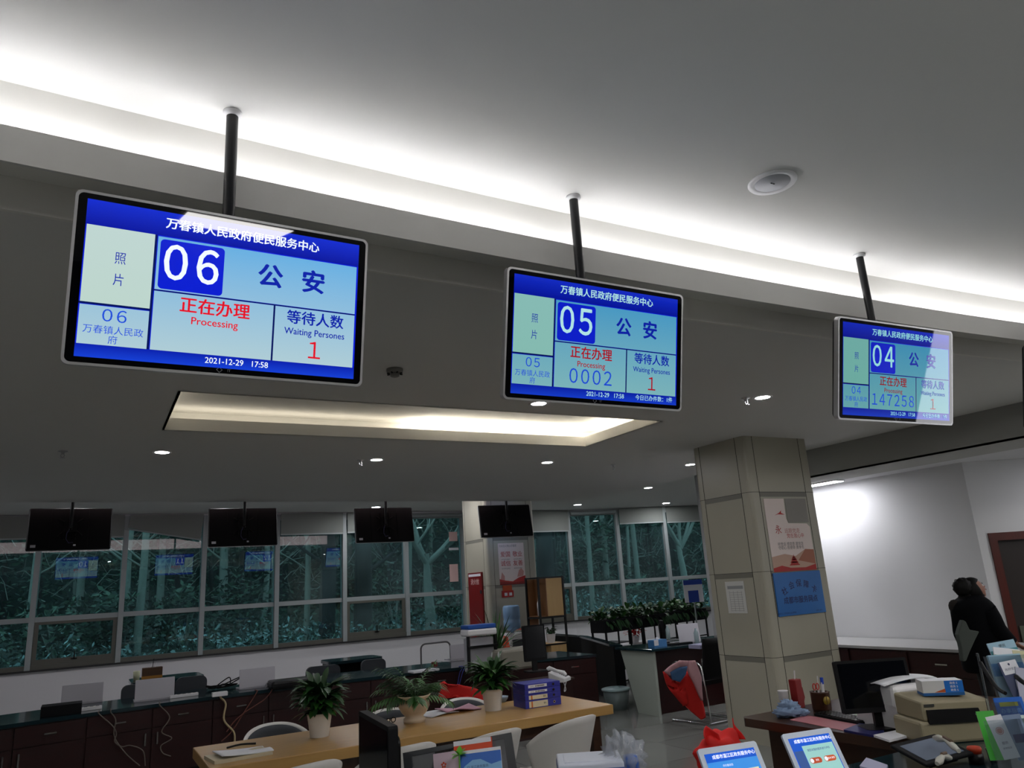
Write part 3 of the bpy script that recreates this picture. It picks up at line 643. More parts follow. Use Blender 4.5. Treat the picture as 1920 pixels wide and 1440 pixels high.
# ------------------------------------------------------------------ plants
def leaf(mb, base, dirv, L, w, droop, m, nseg=5):
    d = Vector(dirv).normalized(); side = d.cross(Vector((0, 0, 1)))
    side = side.normalized() if side.length > .05 else Vector((1, 0, 0))
    pts = []; p = Vector(base)
    for i in range(nseg+1):
        t = i/nseg; pts.append(p.copy()); d = (d+Vector((0, 0, -droop/nseg))).normalized(); p = p+d*L/nseg
    vs = []; fs = []
    for i, q in enumerate(pts):
        t = i/nseg; ww = w*max(.06, sin(pi*min(1, t*.92+.08))**.8)*(1 if t < .98 else .1)
        vs += [tuple(q-side*ww+Vector((0, 0, ww*.25))), tuple(q), tuple(q+side*ww+Vector((0, 0, ww*.25)))]
    for i in range(nseg):
        a = i*3; fs += [(a, a+1, a+4, a+3), (a+1, a+2, a+5, a+4)]
    mb.add(vs, fs, m, True)
def bushy(n_, H, Rr, L, w, ms, stems=True, droop=1.0):
    mb = MB()
    for k in range(n_):
        a = R(0, 2*pi); t = R(0, 1); h = H*(.15+.85*R(0, 1)); rr_ = Rr*.25*R(0, 1)
        e = R(.1, 1.3)*(1-.3*t); d = Vector((cos(a)*cos(e), sin(a)*cos(e), sin(e)))
        base = Vector((cos(a)*Rr*.4*(h/H), sin(a)*Rr*.4*(h/H), h*.7))
        m_ = random.choice(ms)
        if stems: mb.tube([(cos(a)*.02, sin(a)*.02, 0), base], .0022, m_, 4, caps=False)
        leaf(mb, base, d, L*R(.7, 1.2), w*R(.7, 1.2), droop*R(.6, 1.5), m_)
    return mb
def tapered_pot(r0, r1, h, m, ribs=6):
    pr = [(r0, 0)]
    for i in range(ribs+1):
        t = i/ribs; r = r0+(r1-r0)*t; pr += [(r, h*t*.97+.001)]
        if i < ribs: pr += [(r+.0025, h*(t+.5/ribs)*.97)]
    pr += [(r1+.004, h*.975), (r1+.004, h), (r1-.006, h), (r1-.01, h*.9), (1e-5, h*.88)]
    return MB().lathe(pr, m, 32)
M_earth = mat('potting_soil', (40, 28, 20), .95)
def potted(name, loc, r0, r1, h, label, nl, H, Rr, L, w, ms, flowers=0, droop=1.0, potm=None, cat='potted plant', rz=0):
    o = empty(name, loc, rz, label, cat)
    tapered_pot(r0, r1, h, potm or M_pot).build('pot', o)
    MB().lathe([(1e-5, h*.9), (r1-.008, h*.9)], M_earth, 20).build('soil', o)
    f = bushy(nl, H, Rr, L, w, ms, droop=droop).build('foliage', o); f.location = (0, 0, h*.88)
    for k in range(flowers):
        a = R(0, 6.28); mb = MB(); b_ = Vector((cos(a)*Rr*.35, sin(a)*Rr*.35, H*R(.8, 1.0)+h)); mb.tube([(0, 0, h*.9), b_], .002, M_leaf, 4); leaf(mb, b_, (0.2, 0, 1), .05, .014, .1, M_wh); mb.build('flower', o)
    return o

# ------------------------------------------------------------------ far counter (curved), its clutter
CH = .77
def cc(x): return -.0385*(x-2.8)**2
def counter(x0, x1, yf, depth, h, name, label, doorw=.6):
    o = empty(name, (0, 0, 0), 0, label, 'counter')
    mb = MB(); N = 36
    def slab(z0, z1, a, b_, m):
        vs = []; fs = []
        for i in range(N+1):
            x = x0+(x1-x0)*i/N; y = yf+cc(x); vs += [(x, y+a, z0), (x, y+b_, z0), (x, y+b_, z1), (x, y+a, z1)]
        for i in range(N):
            for j in range(4): fs.append((i*4+j, i*4+(j+1) % 4, (i+1)*4+(j+1) % 4, (i+1)*4+j))
        fs += [(3, 2, 1, 0), (N*4, N*4+1, N*4+2, N*4+3)]; return MB().add(vs, fs, m)
    slab(h-.035, h, 0, depth, M_top).build('worktop', o)
    slab(.08, h-.035, .03, depth-.05, M_red).build('body', o)
    slab(0, .08, .08, depth-.08, M_black).build('plinth', o)
    k = int((x1-x0)/doorw)
    for i in range(k):
        xa = x0+(x1-x0)*i/k+.006; xb = x0+(x1-x0)*(i+1)/k-.006; ya = yf+cc((xa+xb)/2)+.028
        sl = -.0385*2*((xa+xb)/2-2.8); Md = TRS(((xa+xb)/2, ya, 0), (0, 0, math.atan(sl))); w_ = xb-xa
        d = MB().b2((-w_/2, -.018, .10), (w_/2, 0, h-.24), M_red, Md).build('door', o)
        hx = (w_/2-.05)*(1 if i % 2 == 0 else -1)
        MB().b2((hx-.008, -.035, h-.40), (hx+.008, -.02, h-.28), M_chrome, Md).build('handle', d)
        dw = MB().b2((-w_/2, -.018, h-.23), (w_/2, 0, h-.05), M_red, Md).build('drawer', o)
        MB().b2((-.055, -.033, h-.145), (.055, -.02, h-.13), M_chrome, Md).build('handle', dw)
    return o
counter(-3.6, 6.25, 9.62, .98, CH, 'service_counter', 'long curved dark red service counter with a dark stone top below the windows')
def ctop(px_, py_): return on_z(px_, py_, CH)
def yc(x): return 9.62+cc(x)
def laptop(x, y, w, h, label, rz=0, tilt=-.12, group='laptops on the far counter', z=CH, base=True):
    o = empty('laptop', (x, y, z), rz, label, 'laptop', group)
    Ml = TRS((0, 0, .016), (tilt, 0, 0))
    MB().b2((-w/2, -.006, 0), (w/2, 0, h), M_lap).build('lid', o, Ml, .003)
    MB().b2((-w/2+.01, 0, .01), (w/2-.01, .0015, h-.01), mat('dark_laptop_screen', (16, 18, 22), .1)).build('screen', o, Ml)
    k = MB().b2((-w/2, 0, .001), (w/2, .24, .016), M_lap).build('keyboard_deck', o, bevel=.003)
    mb = MB()
    for r_ in range(5):
        for c_ in range(12): mb.box((-w/2+.03+c_*(w-.06)/11, .05+r_*.024, .0175), ((w-.06)/13, .018, .003), M_black)
    mb.build('keys', k)
    return o
for (xa, ya, xb, yb), lab in (((115, 1327, 193, 1288), 'leftmost white laptop, lid back towards us on the far counter'), ((253, 1320, 327, 1275), 'white laptop in front of the podium with a pen box'), ((449, 1297, 516, 1255), 'white laptop with red cables dangling below it'), ((845, 1243, 895, 1213), 'white laptop beside the scanner at the far end')):
    a = ctop(xa, ya); mid = ctop((xa+xb)/2, ya-6); Y = mid.y+.02; c1 = on_y(xa, (ya+yb)/2, Y); c2 = on_y(xb, (ya+yb)/2-4, Y); w_ = c2.x-c1.x
    tz = on_y((xa+xb)/2, yb, Y).z
    laptop((c1.x+c2.x)/2, Y, w_, max(.2, tz-CH), lab)
def slab_item(name, quad, z, h, m, label, cat, group=None, bevel=.004):
    """a flat item whose footprint corners lie at four photo points on plane z"""
    P = [on_z(*q, z) for q in quad]; mb = MB(); c = sum(P, Vector())/4
    mb.prism([(p.x-c.x, p.y-c.y) for p in P], 0, h, m)
    o = mb.build(name, M=Matrix.Translation((c.x, c.y, z)), bevel=bevel); tag(o, label, cat, group); return o
def box_at(name, x, y, z, d, m, label, cat, rz=0, group=None, bevel=.004):
    o = MB().b2((-d[0]/2, -d[1]/2, 0), (d[0]/2, d[1]/2, d[2]), m).build(name, M=TRS((x, y, z), (0, 0, rz)), bevel=bevel); tag(o, label, cat, group); return o
q = ctop(114, 1342); box_at('document_tray', q.x, q.y+.13, CH, (.36, .26, .10), M_blackm, 'flat black tray left of the leftmost laptop on the counter', 'tray')
q = ctop(550, 1290); box_at('laptop_bag', q.x, q.y+.16, CH, (.48, .3, .09), M_black, 'black flat bag on the counter right of the third laptop', 'bag', bevel=.03)
for (xx, yy), lab in (((346, 1308), 'white power strip left of the tangled black cables'), ((160, 1334), 'white power strip in front of the leftmost laptop')):
    q = ctop(xx, yy); o = empty('power_strip', (q.x, q.y+.07, CH), .05, lab, 'power strip', 'power strips on the counter')
    MB().b2((-.15, -.03, 0), (.15, .03, .035), M_wh).build('housing', o, bevel=.006)
    mb = MB()
    for k in range(5): mb.box((-.11+k*.055, 0, .0355), (.03, .03, .002), M_black)
    mb.build('sockets', o)
q = ctop(413, 1306); o = box_at('power_adapter', q.x, q.y+.05, CH, (.16, .08, .045), M_wh, 'white power adapter where the thick white cable starts', 'adapter')
def cable(pts, r, m, label, group=None):
    """smooth cable through points"""
    P = [Vector(p) for p in pts]; out = []
    for i in range(len(P)-1):
        p0 = P[max(i-1, 0)]; p1 = P[i]; p2 = P[i+1]; p3 = P[min(i+2, len(P)-1)]
        for k in range(6):
            t = k/6; out.append(.5*((2*p1)+(p2-p0)*t+(2*p0-5*p1+4*p2-p3)*t*t+(3*p1-p0-3*p2+p3)*t**3))
    out.append(P[-1]); o = MB().tube(out, r, m, 6).build('cable'); tag(o, label, 'cable', group); return o
def hang(pts, r, m, label, off=-.03, group='cables hanging down the counter front'):
    """cable hanging just in front of the counter face; points are photo points"""
    out = []
    for i, (a, b_) in enumerate(pts):
        p = on_y(a, b_, 9.5)
        for _ in range(4): p = on_y(a, b_, yc(p.x)+off)
        out.append(p)
    t0 = out[0].copy(); t0.z = CH+r; t0.y += -off+.06; t1 = out[0].copy(); t1.z = CH+r
    if out[0].z > CH-.1: out[0] = Vector((out[0].x, out[0].y, CH-.02)); out = [t0, t1]+out
    out = [Vector((p.x, p.y, max(p.z, .02))) for p in out]
    return cable(out, r, m, label, group)
Mcr = mat('dull_red_cable', (112, 62, 52), .5); Mcg = mat('grey_cable', (110, 100, 92), .5); Mcw = mat('cream_cable', (190, 170, 130), .5); Mcb = mat('blue_cable', (70, 80, 170), .5)
hang([(186, 1336), (210, 1360), (218, 1375), (215, 1390), (228, 1400), (245, 1398), (268, 1408), (272, 1436)], .006, Mcg, 'thin grey cable looping below the leftmost laptop')
hang([(208, 1333), (217, 1350), (214, 1380), (235, 1412), (262, 1436)], .006, Mcg, 'thin grey cable crossing another below the leftmost laptop')
hang([(300, 1322), (318, 1345), (303, 1372), (322, 1384), (302, 1398), (305, 1412), (320, 1418)], .006, Mcg, 'wavy grey cable below the second laptop')
hang([(414, 1304), (423, 1320), (420, 1350), (438, 1372), (440, 1390)], .011, Mcw, 'thick cream cable hanging beside the oak table end')
hang([(481, 1296), (458, 1335), (434, 1372), (415, 1390)], .006, Mcr, 'left one of two thin reddish cables below the third laptop')
hang([(509, 1292), (495, 1312), (460, 1335), (440, 1352), (425, 1372)], .006, Mcr, 'right one of two thin reddish cables below the third laptop')
hang([(866, 1246), (862, 1262), (857, 1290)], .006, Mcb, 'blue cable falling from the far laptop, left one'); hang([(870, 1245), (867, 1262), (860, 1288)], .006, Mcb, 'blue cable falling from the far laptop, right one')
q = ctop(425, 1292); P = [(q.x+R(-.22, .22), q.y+.12+R(-.06, .06), CH+.01+R(0, .04)) for k in range(16)]; P[4] = (P[4][0], P[4][1], CH+.12); P[9] = (P[9][0], P[9][1], CH+.13)
cable(P, .007, M_black, 'tangle of black cables on the counter beside the third laptop')
q = ctop(512, 1291); P = [(q.x+R(-.08, .08), q.y+.06+R(-.03, .03), CH+.01+R(0, .07)) for k in range(12)]
cable(P, .006, M_lap, 'small tangle of pale cables by the third laptop')
q = ctop(799, 1260); box_at('paper_stack', q.x, q.y+.08, CH, (.36, .18, .025), M_paper, 'white papers lying on the counter edge right of the second podium', 'papers', rz=.05)
q = ctop(820, 1255); box_at('stapler', q.x, q.y+.09, CH+.025, (.05, .10, .06), mat('dull_red_plastic', (110, 34, 34), .5), 'small dark red stamp box on the white papers', 'box')
# visitor side: podiums and chair backs, hand cart
def podium(x0, x1, y0, y1, h, label):
    o = empty('writing_podium', ((x0+x1)/2, (y0+y1)/2, 0), 0, label, 'podium'); w_ = (x1-x0)/2; d = (y1-y0)/2
    poly = rr(-w_, -d, w_, d, .12)
    MB().prism(poly, h-.04, h, M_top).build('top', o)
    MB().b2((-w_+.06, -d+.25, 0), (w_-.06, d-.05, h-.04), M_blackm).build('body', o)
    MB().b2((-w_+.04, -d+.1, 0), (-w_+.08, d-.05, h-.04), M_black).build('side_panel', o); MB().b2((w_-.08, -d+.1, 0), (w_-.04, d-.05, h-.04), M_black).build('side_panel', o)
    return o
a = on_z(246, 1281, .88); c = on_z(384, 1266, .88); podium(a.x, c.x, a.y, a.y+.75, .88, 'dark podium with a grey-green top and a pen box standing on it')
a2 = on_z(600, 1238, .86); c2 = on_z(721, 1231, .86); podium(a2.x, c2.x, c2.y, c2.y+.6, .86, 'dark podium with a rounded top between the second and third dark displays')
q = on_z(256, 1276, .88); o = MB().lathe([(.035, 0), (.042, .11), (.038, .11), (.032, .01), (1e-5, .01)], mat('cream_cup', (200, 204, 170), .5), 20).build('cup', M=TRS((q.x, q.y+.06, .88))); tag(o, 'small cream cup on the podium beside the pen box', 'cup')
q = on_z(286, 1272, .88); o = empty('pen_box', (q.x, q.y+.12, .88), 0, 'brown wooden pen box with pens on the left podium', 'pen box')
MB().b2((-.12, -.06, 0), (.12, .06, .13), wood('pen_box_wood', (96, 62, 30), (60, 40, 30), .5)).build('box', o, bevel=.004); MB().b2((-.121, -.061, .0), (.121, .061, .03), mat('gold_trim', (176, 120, 40), .5)).build('trim', o)
mb = MB(); mb.tube([(.0, 0, .12), (.01, 0, .22)], .004, M_black, 6); mb.ball((.012, 0, .225), .012, M_black, 8); mb.build('pen', o)
MB().tube([(.03, 0, .12), (.045, 0, .19)], .004, M_wh, 6).build('pen', o); MB().tube([(-.03, 0, .12), (-.02, 0, .19)], .004, M_wh, 6).build('pen', o)
def back_chair(x, y, w, zt, label, group='charcoal chair backs behind the far counter'):
    o = empty('office_chair', (x, y, 0), 0, label, 'chair', group)
    MB().prism(rr(-w/2, .5, w/2, zt, .07), -.03, .03, M_grey, TRS((0, 0, 0), (pi/2, 0, 0)), smooth=False).build('backrest', o)
    MB().prism(rr(-w/2, 0, w/2, .48, .08), .42, .5, M_grey).build('seat', o)
    for sx_ in (-1, 1):
        for yy in (.05, .43): MB().tube([(sx_*(w/2-.05), yy, .42), (sx_*(w/2-.02), yy, 0)], .012, M_chrome, 8).build('leg', o)
for (xa, yt, xb), Y, lab in (((330, 1268, 388), 10.78, 'charcoal chair back in front of the left podium'), ((228, 1284, 262), 10.75, 'dark chair back left of the left podium'), ((574, 1248, 637), 10.85, 'charcoal chair back left of the second podium'), ((677, 1236, 722), 11.15, 'dark chair back against the second podium')):
    a = on_y(xa, yt, Y); c = on_y(xb, yt, Y); back_chair((a.x+c.x)/2, Y, c.x-a.x, (a.z+c.z)/2, lab)
Y = 11.6; a = on_y(790, 1246, Y); tl = on_y(797, 1207, Y); c = on_y(845, 1235, Y)
o = empty('hand_cart', ((a.x+c.x)/2, Y, 0), 0, 'grey tubular hand cart handle standing behind the counter', 'cart'); w_ = (c.x-a.x)/2; zt = tl.z
mb = MB(); pts = [(-w_, 0, .16), (-w_, 0, zt-.08)]
for k in range(6): q_ = pi-k*pi/10; pts.append((-w_+.08+.08*cos(q_), 0, zt-.08+.08*sin(q_)))
for k in range(6): q_ = pi/2-k*pi/10; pts.append((w_-.08+.08*cos(q_), 0, zt-.08+.08*sin(q_)))
pts += [(w_, 0, zt-.08), (w_, 0, .16)]; mb.tube(pts, .014, mat('grey_tube', (110, 110, 112), .35, metal=.6), 10); mb.build('handle', o)
MB().b2((-w_-.03, -.02, .12), (w_+.03, .75, .16), M_grey).build('platform', o, bevel=.01)
for sx_ in (-1, 1):
    for yy in (.08, .65): MB().tube([(sx_*(w_-.05)-.015, yy, .06), (sx_*(w_-.05)+.015, yy, .06)], .06, M_black, 16).build('wheel', o)
# ------------------------------------------------------------------ things at the far counter's right part
def onc(px_, py_): q = ctop(px_, py_); return q
q = onc(978, 1256); box_at('document_printer', q.x, q.y+.22, CH, (.50, .36, .24), mat('beige_plastic', (150, 146, 134), .5), 'big beige machine on the counter behind the blue file boxes', 'printer', rz=.05, bevel=.03)
def monitor(loc, w, h, rz, label, back=True, tilt=-.05, z=CH, stand=.12, group=None, name='monitor'):
    o = empty(name, (loc[0], loc[1], z), rz, label, 'monitor', group)
    Mh = TRS((0, 0, stand), (tilt, 0, 0))
    MB().prism(rr(-w/2, 0, w/2, h, .012), -.02, .015, M_blackm, TRS((0, 0, 0), (pi/2, 0, 0))).build('housing', o, Mh)
    MB().b2((-w/2+.018, -.0165, .03), (w/2-.018, -.0155, h-.018), mat('dark_display_glass', (6, 8, 14), .08)).build('screen', o, Mh)
    MB().prism(rr(-w/2+.06, .05, w/2-.06, h-.05, .03), -.045, -.02, M_black, TRS((0, 0, 0), (pi/2, 0, 0))).build('rear_housing', o, Mh)
    MB().b2((-.03, .02, .01), (.03, .05, stand+.1), M_black).build('neck', o)
    MB().prism(rr(-.12, -.08, .12, .12, .04), 0, .015, M_black).build('foot', o)
    return o
a = onc(1003, 1262); Y = a.y+.05; p0 = on_y(987, 1220, Y); p1 = on_y(1028, 1222, Y)
monitor(((p0.x+p1.x)/2, Y+.05), p1.x-p0.x, .40, 0, 'black monitor standing in front of the wooden shelf cabinet')
pa = on_z(957, 1286, .62); pb_ = on_z(1087, 1271, .62)
o = empty('low_cabinet', (pa.x, pa.y, 0), 0, 'low dark cabinet behind the blue file boxes, carrying the phone', 'cabinet'); w_ = pb_.x-pa.x
MB().b2((0, 0, .6), (w_, .42, .62), mat('low_cabinet_top', (74, 60, 54), .3)).build('top', o); MB().b2((.02, .02, 0), (w_-.02, .40, .6), M_red).build('body', o)
q = on_z(1060, 1279, .62); o = empty('desk_phone', (q.x, q.y+.12, .65), radians(38), 'white desk phone with its cord hanging over the counter edge', 'phone')
MB().add([(-.12, -.1, -.03), (.12, -.1, -.03), (.12, .1, -.03), (-.12, .1, -.03), (-.12, -.1, .01), (.12, -.1, .01), (.12, .1, .09), (-.12, .1, .09)], [(0, 3, 2, 1), (4, 5, 6, 7), (0, 1, 5, 4), (2, 3, 7, 6), (1, 2, 6, 5), (3, 0, 4, 7)], M_wh).build('base', o, bevel=.008)
MB().tube([(-.09, -.11, .05), (-.09, -.09, .075), (-.09, 0, .10), (-.09, .09, .13), (-.09, .11, .115)], [.024, .026, .018, .026, .024], M_wh, 10).build('handset', o)
MB().box((.04, .05, .075), (.08, .05, .012), M_black).build('display_window', o, TRS((0, 0, .012), (0, 0, 0)))
mb = MB()
for i in range(4):
    for j in range(3): mb.box((.015+j*.03, -.07+i*.022, .026+i*.009), (.018, .013, .006), M_grey)
mb.build('keypad', o)
cable([on_y(x_, y_, pa.y-.03) for x_, y_ in ((1050, 1268), (1056, 1278), (1061, 1292), (1058, 1296), (1060, 1284), (1064, 1272))], .006, M_wh, 'white phone cord hanging in a loop from the desk phone')
# scanner stand
q = onc(920, 1262); o = empty('document_scanner', (q.x, q.y+.25, CH), 0, 'white and blue upright scanner on a black frame beside the far laptop', 'scanner')
MB().b2((-.17, -.05, 0), (.17, .12, .40), mat('grey_white_plastic', (176, 176, 184), .5)).build('body', o, bevel=.02)
MB().b2((-.20, -.09, .42), (.20, .14, .50), M_wh).build('head', o, bevel=.02); MB().b2((-.19, -.085, .50), (.19, .14, .55), mat('blue_cover', (26, 84, 170), .4)).build('cover', o, bevel=.01)
mb = MB(); mb.b2((-.2, -.07, 0), (-.17, -.04, .42), M_black); mb.b2((.17, -.07, 0), (.2, -.04, .42), M_black); mb.b2((-.2, -.10, .28), (.2, -.06, .31), M_black); mb.build('frame', o)
def polycloth(name, pts, Y, th, m, label=None, cat=None, parent=None, amp=.015, fr=30, dy=None, axis='y'):
    """draped cloth panel: outline at its own distance, with folds and thickness"""
    P = [on_y(x, y, Y) for x, y in pts]; bm = bmesh.new(); vs = [bm.verts.new(p) for p in P]; f = bm.faces.new(vs)
    bmesh.ops.triangulate(bm, faces=[f]); 
    for _ in range(4):
        es = [e for e in bm.edges if e.calc_length() > .05]
        if not es: break
        bmesh.ops.subdivide_edges(bm, edges=es, cuts=1); bmesh.ops.triangulate(bm, faces=bm.faces[:])
    for v in bm.verts:
        v.co.y += amp*(sin(v.co.x*fr+v.co.z*fr*.5)+.5*sin(v.co.z*fr*.8-v.co.x*9)) + (dy(v.co) if dy else 0)
    me = bpy.data.meshes.new(name); bm.to_mesh(me); bm.free(); me.materials.append(m)
    for p in me.polygons: p.use_smooth = True
    o = bpy.data.objects.new(name, me); COL.objects.link(o); s_ = o.modifiers.new('solid', 'SOLIDIFY'); s_.thickness = th; s_.offset = 1
    if parent: o.parent = parent
    tag(o, label, cat); return o
polycloth('cloth_ribbon', [(946, 1192), (953, 1194), (958, 1215), (950, 1226), (944, 1262), (942, 1262), (943, 1205)], 9.75, .02, mat('orange_red_cloth', (210, 70, 36), .8), 'small orange-red cloth hanging beside the scanner', 'cloth')
def spiky(name, loc, z, r, h, n_, L, label, potm):
    o = empty(name, (loc[0], loc[1], z), 0, label, 'potted plant'); tapered_pot(r*.75, r, h, potm).build('pot', o)
    mb = MB()
    for k in range(n_):
        a = R(0, 6.28); e = R(.75, 1.45); leaf(mb, (cos(a)*.02, sin(a)*.02, h*.9), (cos(a)*cos(e), sin(a)*cos(e), sin(e)), L*R(.7, 1.1), .012, R(.6, 1.6), random.choice((M_leafd, M_leaf)), 7)
    mb.build('foliage', o); return o
q = onc(962, 1252); spiky('spider_plant', (q.x, q.y+.42), CH, .09, .14, 70, .62, 'spiky long-leaved plant between the scanner and the monitor', M_wh)
q = on_y(982, 1180, 10.45)
o = empty('red_flower_pot', (q.x, 10.45, CH), 0, 'small red flower rising beside the black monitor', 'flower'); tapered_pot(.05, .07, .1, M_wh).build('pot', o)
mb = MB(); mb.tube([(0, 0, .09), (0, .0, q.z-CH)], .005, M_leaf, 6)
for k in range(10): a = k*.63; leaf(mb, (0, 0, q.z-CH), (cos(a), sin(a), .25), .14, .03, .5, M_redcloth)
mb.build('flower_head', o)
# shelf cabinet
Yk = 11.0; a = on_y(1008, 1082, Yk); b_ = on_y(1054, 1080, Yk); w_ = b_.x-a.x; H_ = a.z
o = empty('shelf_cabinet', (a.x, Yk, 0), 0, 'tall narrow open shelf cabinet with black frame and pale wood door', 'cabinet')
M_pale = wood('pale_wood', (206, 172, 116), (186, 150, 96), .5, 'Z'); M_mid = wood('mid_wood', (140, 96, 56), (116, 76, 44), .5, 'Z')
mb = MB()
for x in (0, w_): 
    for y in (0, .4): mb.b2((x-.015, y-.015, 0), (x+.015, y+.015, H_), M_black)
for z in (.02, .42, .80, 1.22, H_-.015):
    for y in (0, .4): mb.b2((0, y-.012, z-.012), (w_, y+.012, z+.012), M_black)
    for x in (0, w_): mb.b2((x-.012, 0, z-.012), (x+.012, .4, z+.012), M_black)
mb.build('frame', o)
MB().b2((w_*.32, -.0, 1.24), (w_-.02, .02, H_-.03), M_pale).build('door', o)
MB().b2((.015, .38, 1.24), (w_-.015, .395, H_-.03), M_mid).b2((.015, .02, 1.235), (w_-.015, .38, 1.25), M_mid).b2((w_*.32-.012, .0, 1.24), (w_*.32, .38, H_-.03), M_mid).build('shelf_box', o)
MB().b2((.02, .385, .2), (w_*.4, .395, 1.2), M_mid).build('back_panel', o)
MB().b2((.03, 0, .80-.0), (w_-.02, .38, .815), M_pale).build('shelf', o)
MB().b2((.16, -.005, .60), (w_-.02, .38, .79), M_pale).build('drawer', o); MB().b2((.16, -.005, .40), (w_-.02, .38, .585), M_pale).build('drawer', o)
potted('potted_plant', (a.x+w_*.55, Yk+.15, .815), .06, .08, .14, 'small dark plant in a white pot on the shelf cabinet', 40, .16, .12, .09, .02, (M_leafd,), potm=M_wh)
MB_ = MB().lathe([(.03, 0), (.03, .2), (.012, .24), (.012, .27)], M_wh, 16).build('bottle', M=TRS((a.x+w_*.16, Yk+.15, 1.25))); tag(MB_, 'white bottle inside the top box of the shelf cabinet', 'bottle')
# water dispenser in front of the far pillar
q0 = on_y(944, 1136, 12.1); q1 = on_y(972, 1136, 12.1); zb = on_y(958, 1187, 12.1).z
o = empty('water_dispenser', ((q0.x+q1.x)/2, 12.1, 0), 0, 'water dispenser with an upturned blue bottle before the far pillar', 'dispenser')
MB().prism(rr(-.16, -.16, .16, .16, .03), 0, zb, M_wh).build('cabinet', o)
bz = (q1.x-q0.x)/2; hz_ = q0.z-zb
bo = MB().lathe([(.03, 0), (.035, .03), (bz*.8, .06), (bz, .1), (bz, hz_*.45), (bz*.93, hz_*.5), (bz, hz_*.55), (bz, hz_-.03), (bz*.85, hz_), (1e-5, hz_)], mat('blue_water_bottle', (126, 160, 196), .15), 28, (0, 0, zb)).build('bottle', o)
MB().b2((-.10, -.18, zb-.3), (.10, -.16, zb-.1), M_grey).build('tap_panel', o)

# ------------------------------------------------------------------ notices on pillars
M_pink = mat('poster_pink_white', (236, 220, 214), .45); M_pr = mat('poster_red', (176, 24, 20), .45); M_por = mat('poster_orange', (196, 96, 56), .5); M_pt = mat('poster_text_red', (190, 40, 40), .5)
M_pg = mat('poster_text_grey', (110, 96, 96), .5)
FM = lambda x, y, z: Matrix.Translation((x, y, z)) @ Matrix.Rotation(pi/2, 4, 'X')          # facing -y
yf = C2Y-.004
a = on_y(933, 1019, yf); b_ = on_y(981, 1019, yf); c = on_y(985, 1094, yf); x0, x1, z1, z0 = a.x, b_.x, a.z, c.z; w_ = x1-x0; h_ = z1-z0
o = empty('wall_poster', ((x0+x1)/2, yf, z0), 0, 'red and white poster with four slogans on the far pillar', 'poster')
MB().b2((-w_/2, -.004, 0), (w_/2, .002, h_), M_pink).build('sheet', o)
mb = MB(); ys = -.0046
mb.add([(-w_/2, ys, 0), (w_/2, ys, 0), (w_/2, ys, h_*.20), (w_*.25, ys, h_*.16), (0, ys, h_*.07), (-w_*.3, ys, h_*.10), (-w_/2, ys, h_*.14)], [tuple(range(7))], M_pr)
mb.add([(-w_/2, ys-.0003, 0), (w_/2, ys-.0003, 0), (w_/2, ys-.0003, .05), (0, ys-.0003, .03), (-w_/2, ys-.0003, .06)], [tuple(range(5))], mat('poster_deep_red', (140, 14, 12), .5))
mb.add([(w_*.18, ys, h_*.17), (w_*.42, ys, h_*.19), (w_*.45, ys, h_*.30), (w_*.36, ys, h_*.38), (w_*.26, ys, h_*.33)], [tuple(range(5))], mat('poster_rose', (206, 150, 140), .5))
mb.add([(-w_*.46, ys, h_*.13), (-w_*.3, ys, h_*.10), (-w_*.3, ys, h_*.2), (-w_*.40, ys, h_*.30)], [(0, 1, 2, 3)], MATS['poster_rose'])
mb.build('red_landscape', o)
mb = MB()
for t_, x, z in (('爱国', -.23, .72), ('敬业', .24, .72), ('诚信', -.23, .50), ('友善', .24, .50)):
    mb.text(t_, .105, M_pt, FM(w_*x, ys, h_*z), bold=.004); mb.text('AI GUO JING', .03, M_pg, FM(w_*x, ys, h_*z-.085))
mb.text('社会主义核心价值观', .05, M_pg, FM(-w_*.12, ys, h_*.93), sx=.8)
mb.build('lettering', o)
a = on_y(940, 1098, yf); b_ = on_y(962, 1119, yf)
o = empty('paper_lantern_ornament', ((a.x+b_.x)/2, yf, b_.z), 0, 'small orange-red paper ornament hanging under the far pillar poster', 'ornament'); w_ = (b_.x-a.x)/2; h_ = a.z-b_.z
MB().b2((-w_*.8, -.02, h_*.55), (w_*.8, 0, h_), mat('ornament_orange', (190, 76, 30), .6)).build('upper_flap', o)
MB().b2((-w_, -.03, 0), (w_, 0, h_*.55), M_pr).build('pouch', o); MB().box((-w_*.4, -.032, h_*.25), (w_*.5, .003, h_*.25), M_paper).build('tag', o); MB().box((w_*.45, -.032, h_*.25), (w_*.5, .003, h_*.25), M_paper).build('tag', o)
# red hydrant board on the far pillar's left face
xf = 6.295; a = on_x(880, 1075, xf); b_ = on_x(905, 1073, xf); c = on_x(906, 1180, xf); c2 = on_x(906, 1220, xf)
o = empty('hydrant_board', (xf, (a.y+b_.y)/2, c.z), 0, 'tall red hydrant cabinet board on the far pillar side', 'sign')
y0, y1 = min(a.y, b_.y)-o.location.y, max(a.y, b_.y)-o.location.y; hh = a.z-c.z
MB().b2((-.03, y0, 0), (0, y1, hh), mat('hydrant_red', (120, 10, 14), .35)).build('door', o)
MX = Matrix.Translation((-.0305, 0, hh*.83)) @ Matrix.Rotation(-pi/2, 4, 'Z') @ Matrix.Rotation(pi/2, 4, 'X')
MB().text('消火栓', .12, mat('sign_pale_letters', (216, 180, 176), .5), MX, bold=.01).build('lettering', o)
MB().b2((-.032, y0+.03, hh*.93), (-.03, y1-.03, hh*.975), M_paper).build('top_label', o)
MB().b2((-.05, y0+.02, hh*.62), (-.03, y0+.05, hh*.68), M_grey).build('handle', o)
o2 = empty('safety_notice', (xf, o.location.y, c2.z), 0, 'red and yellow safety notice under the hydrant board', 'sign')
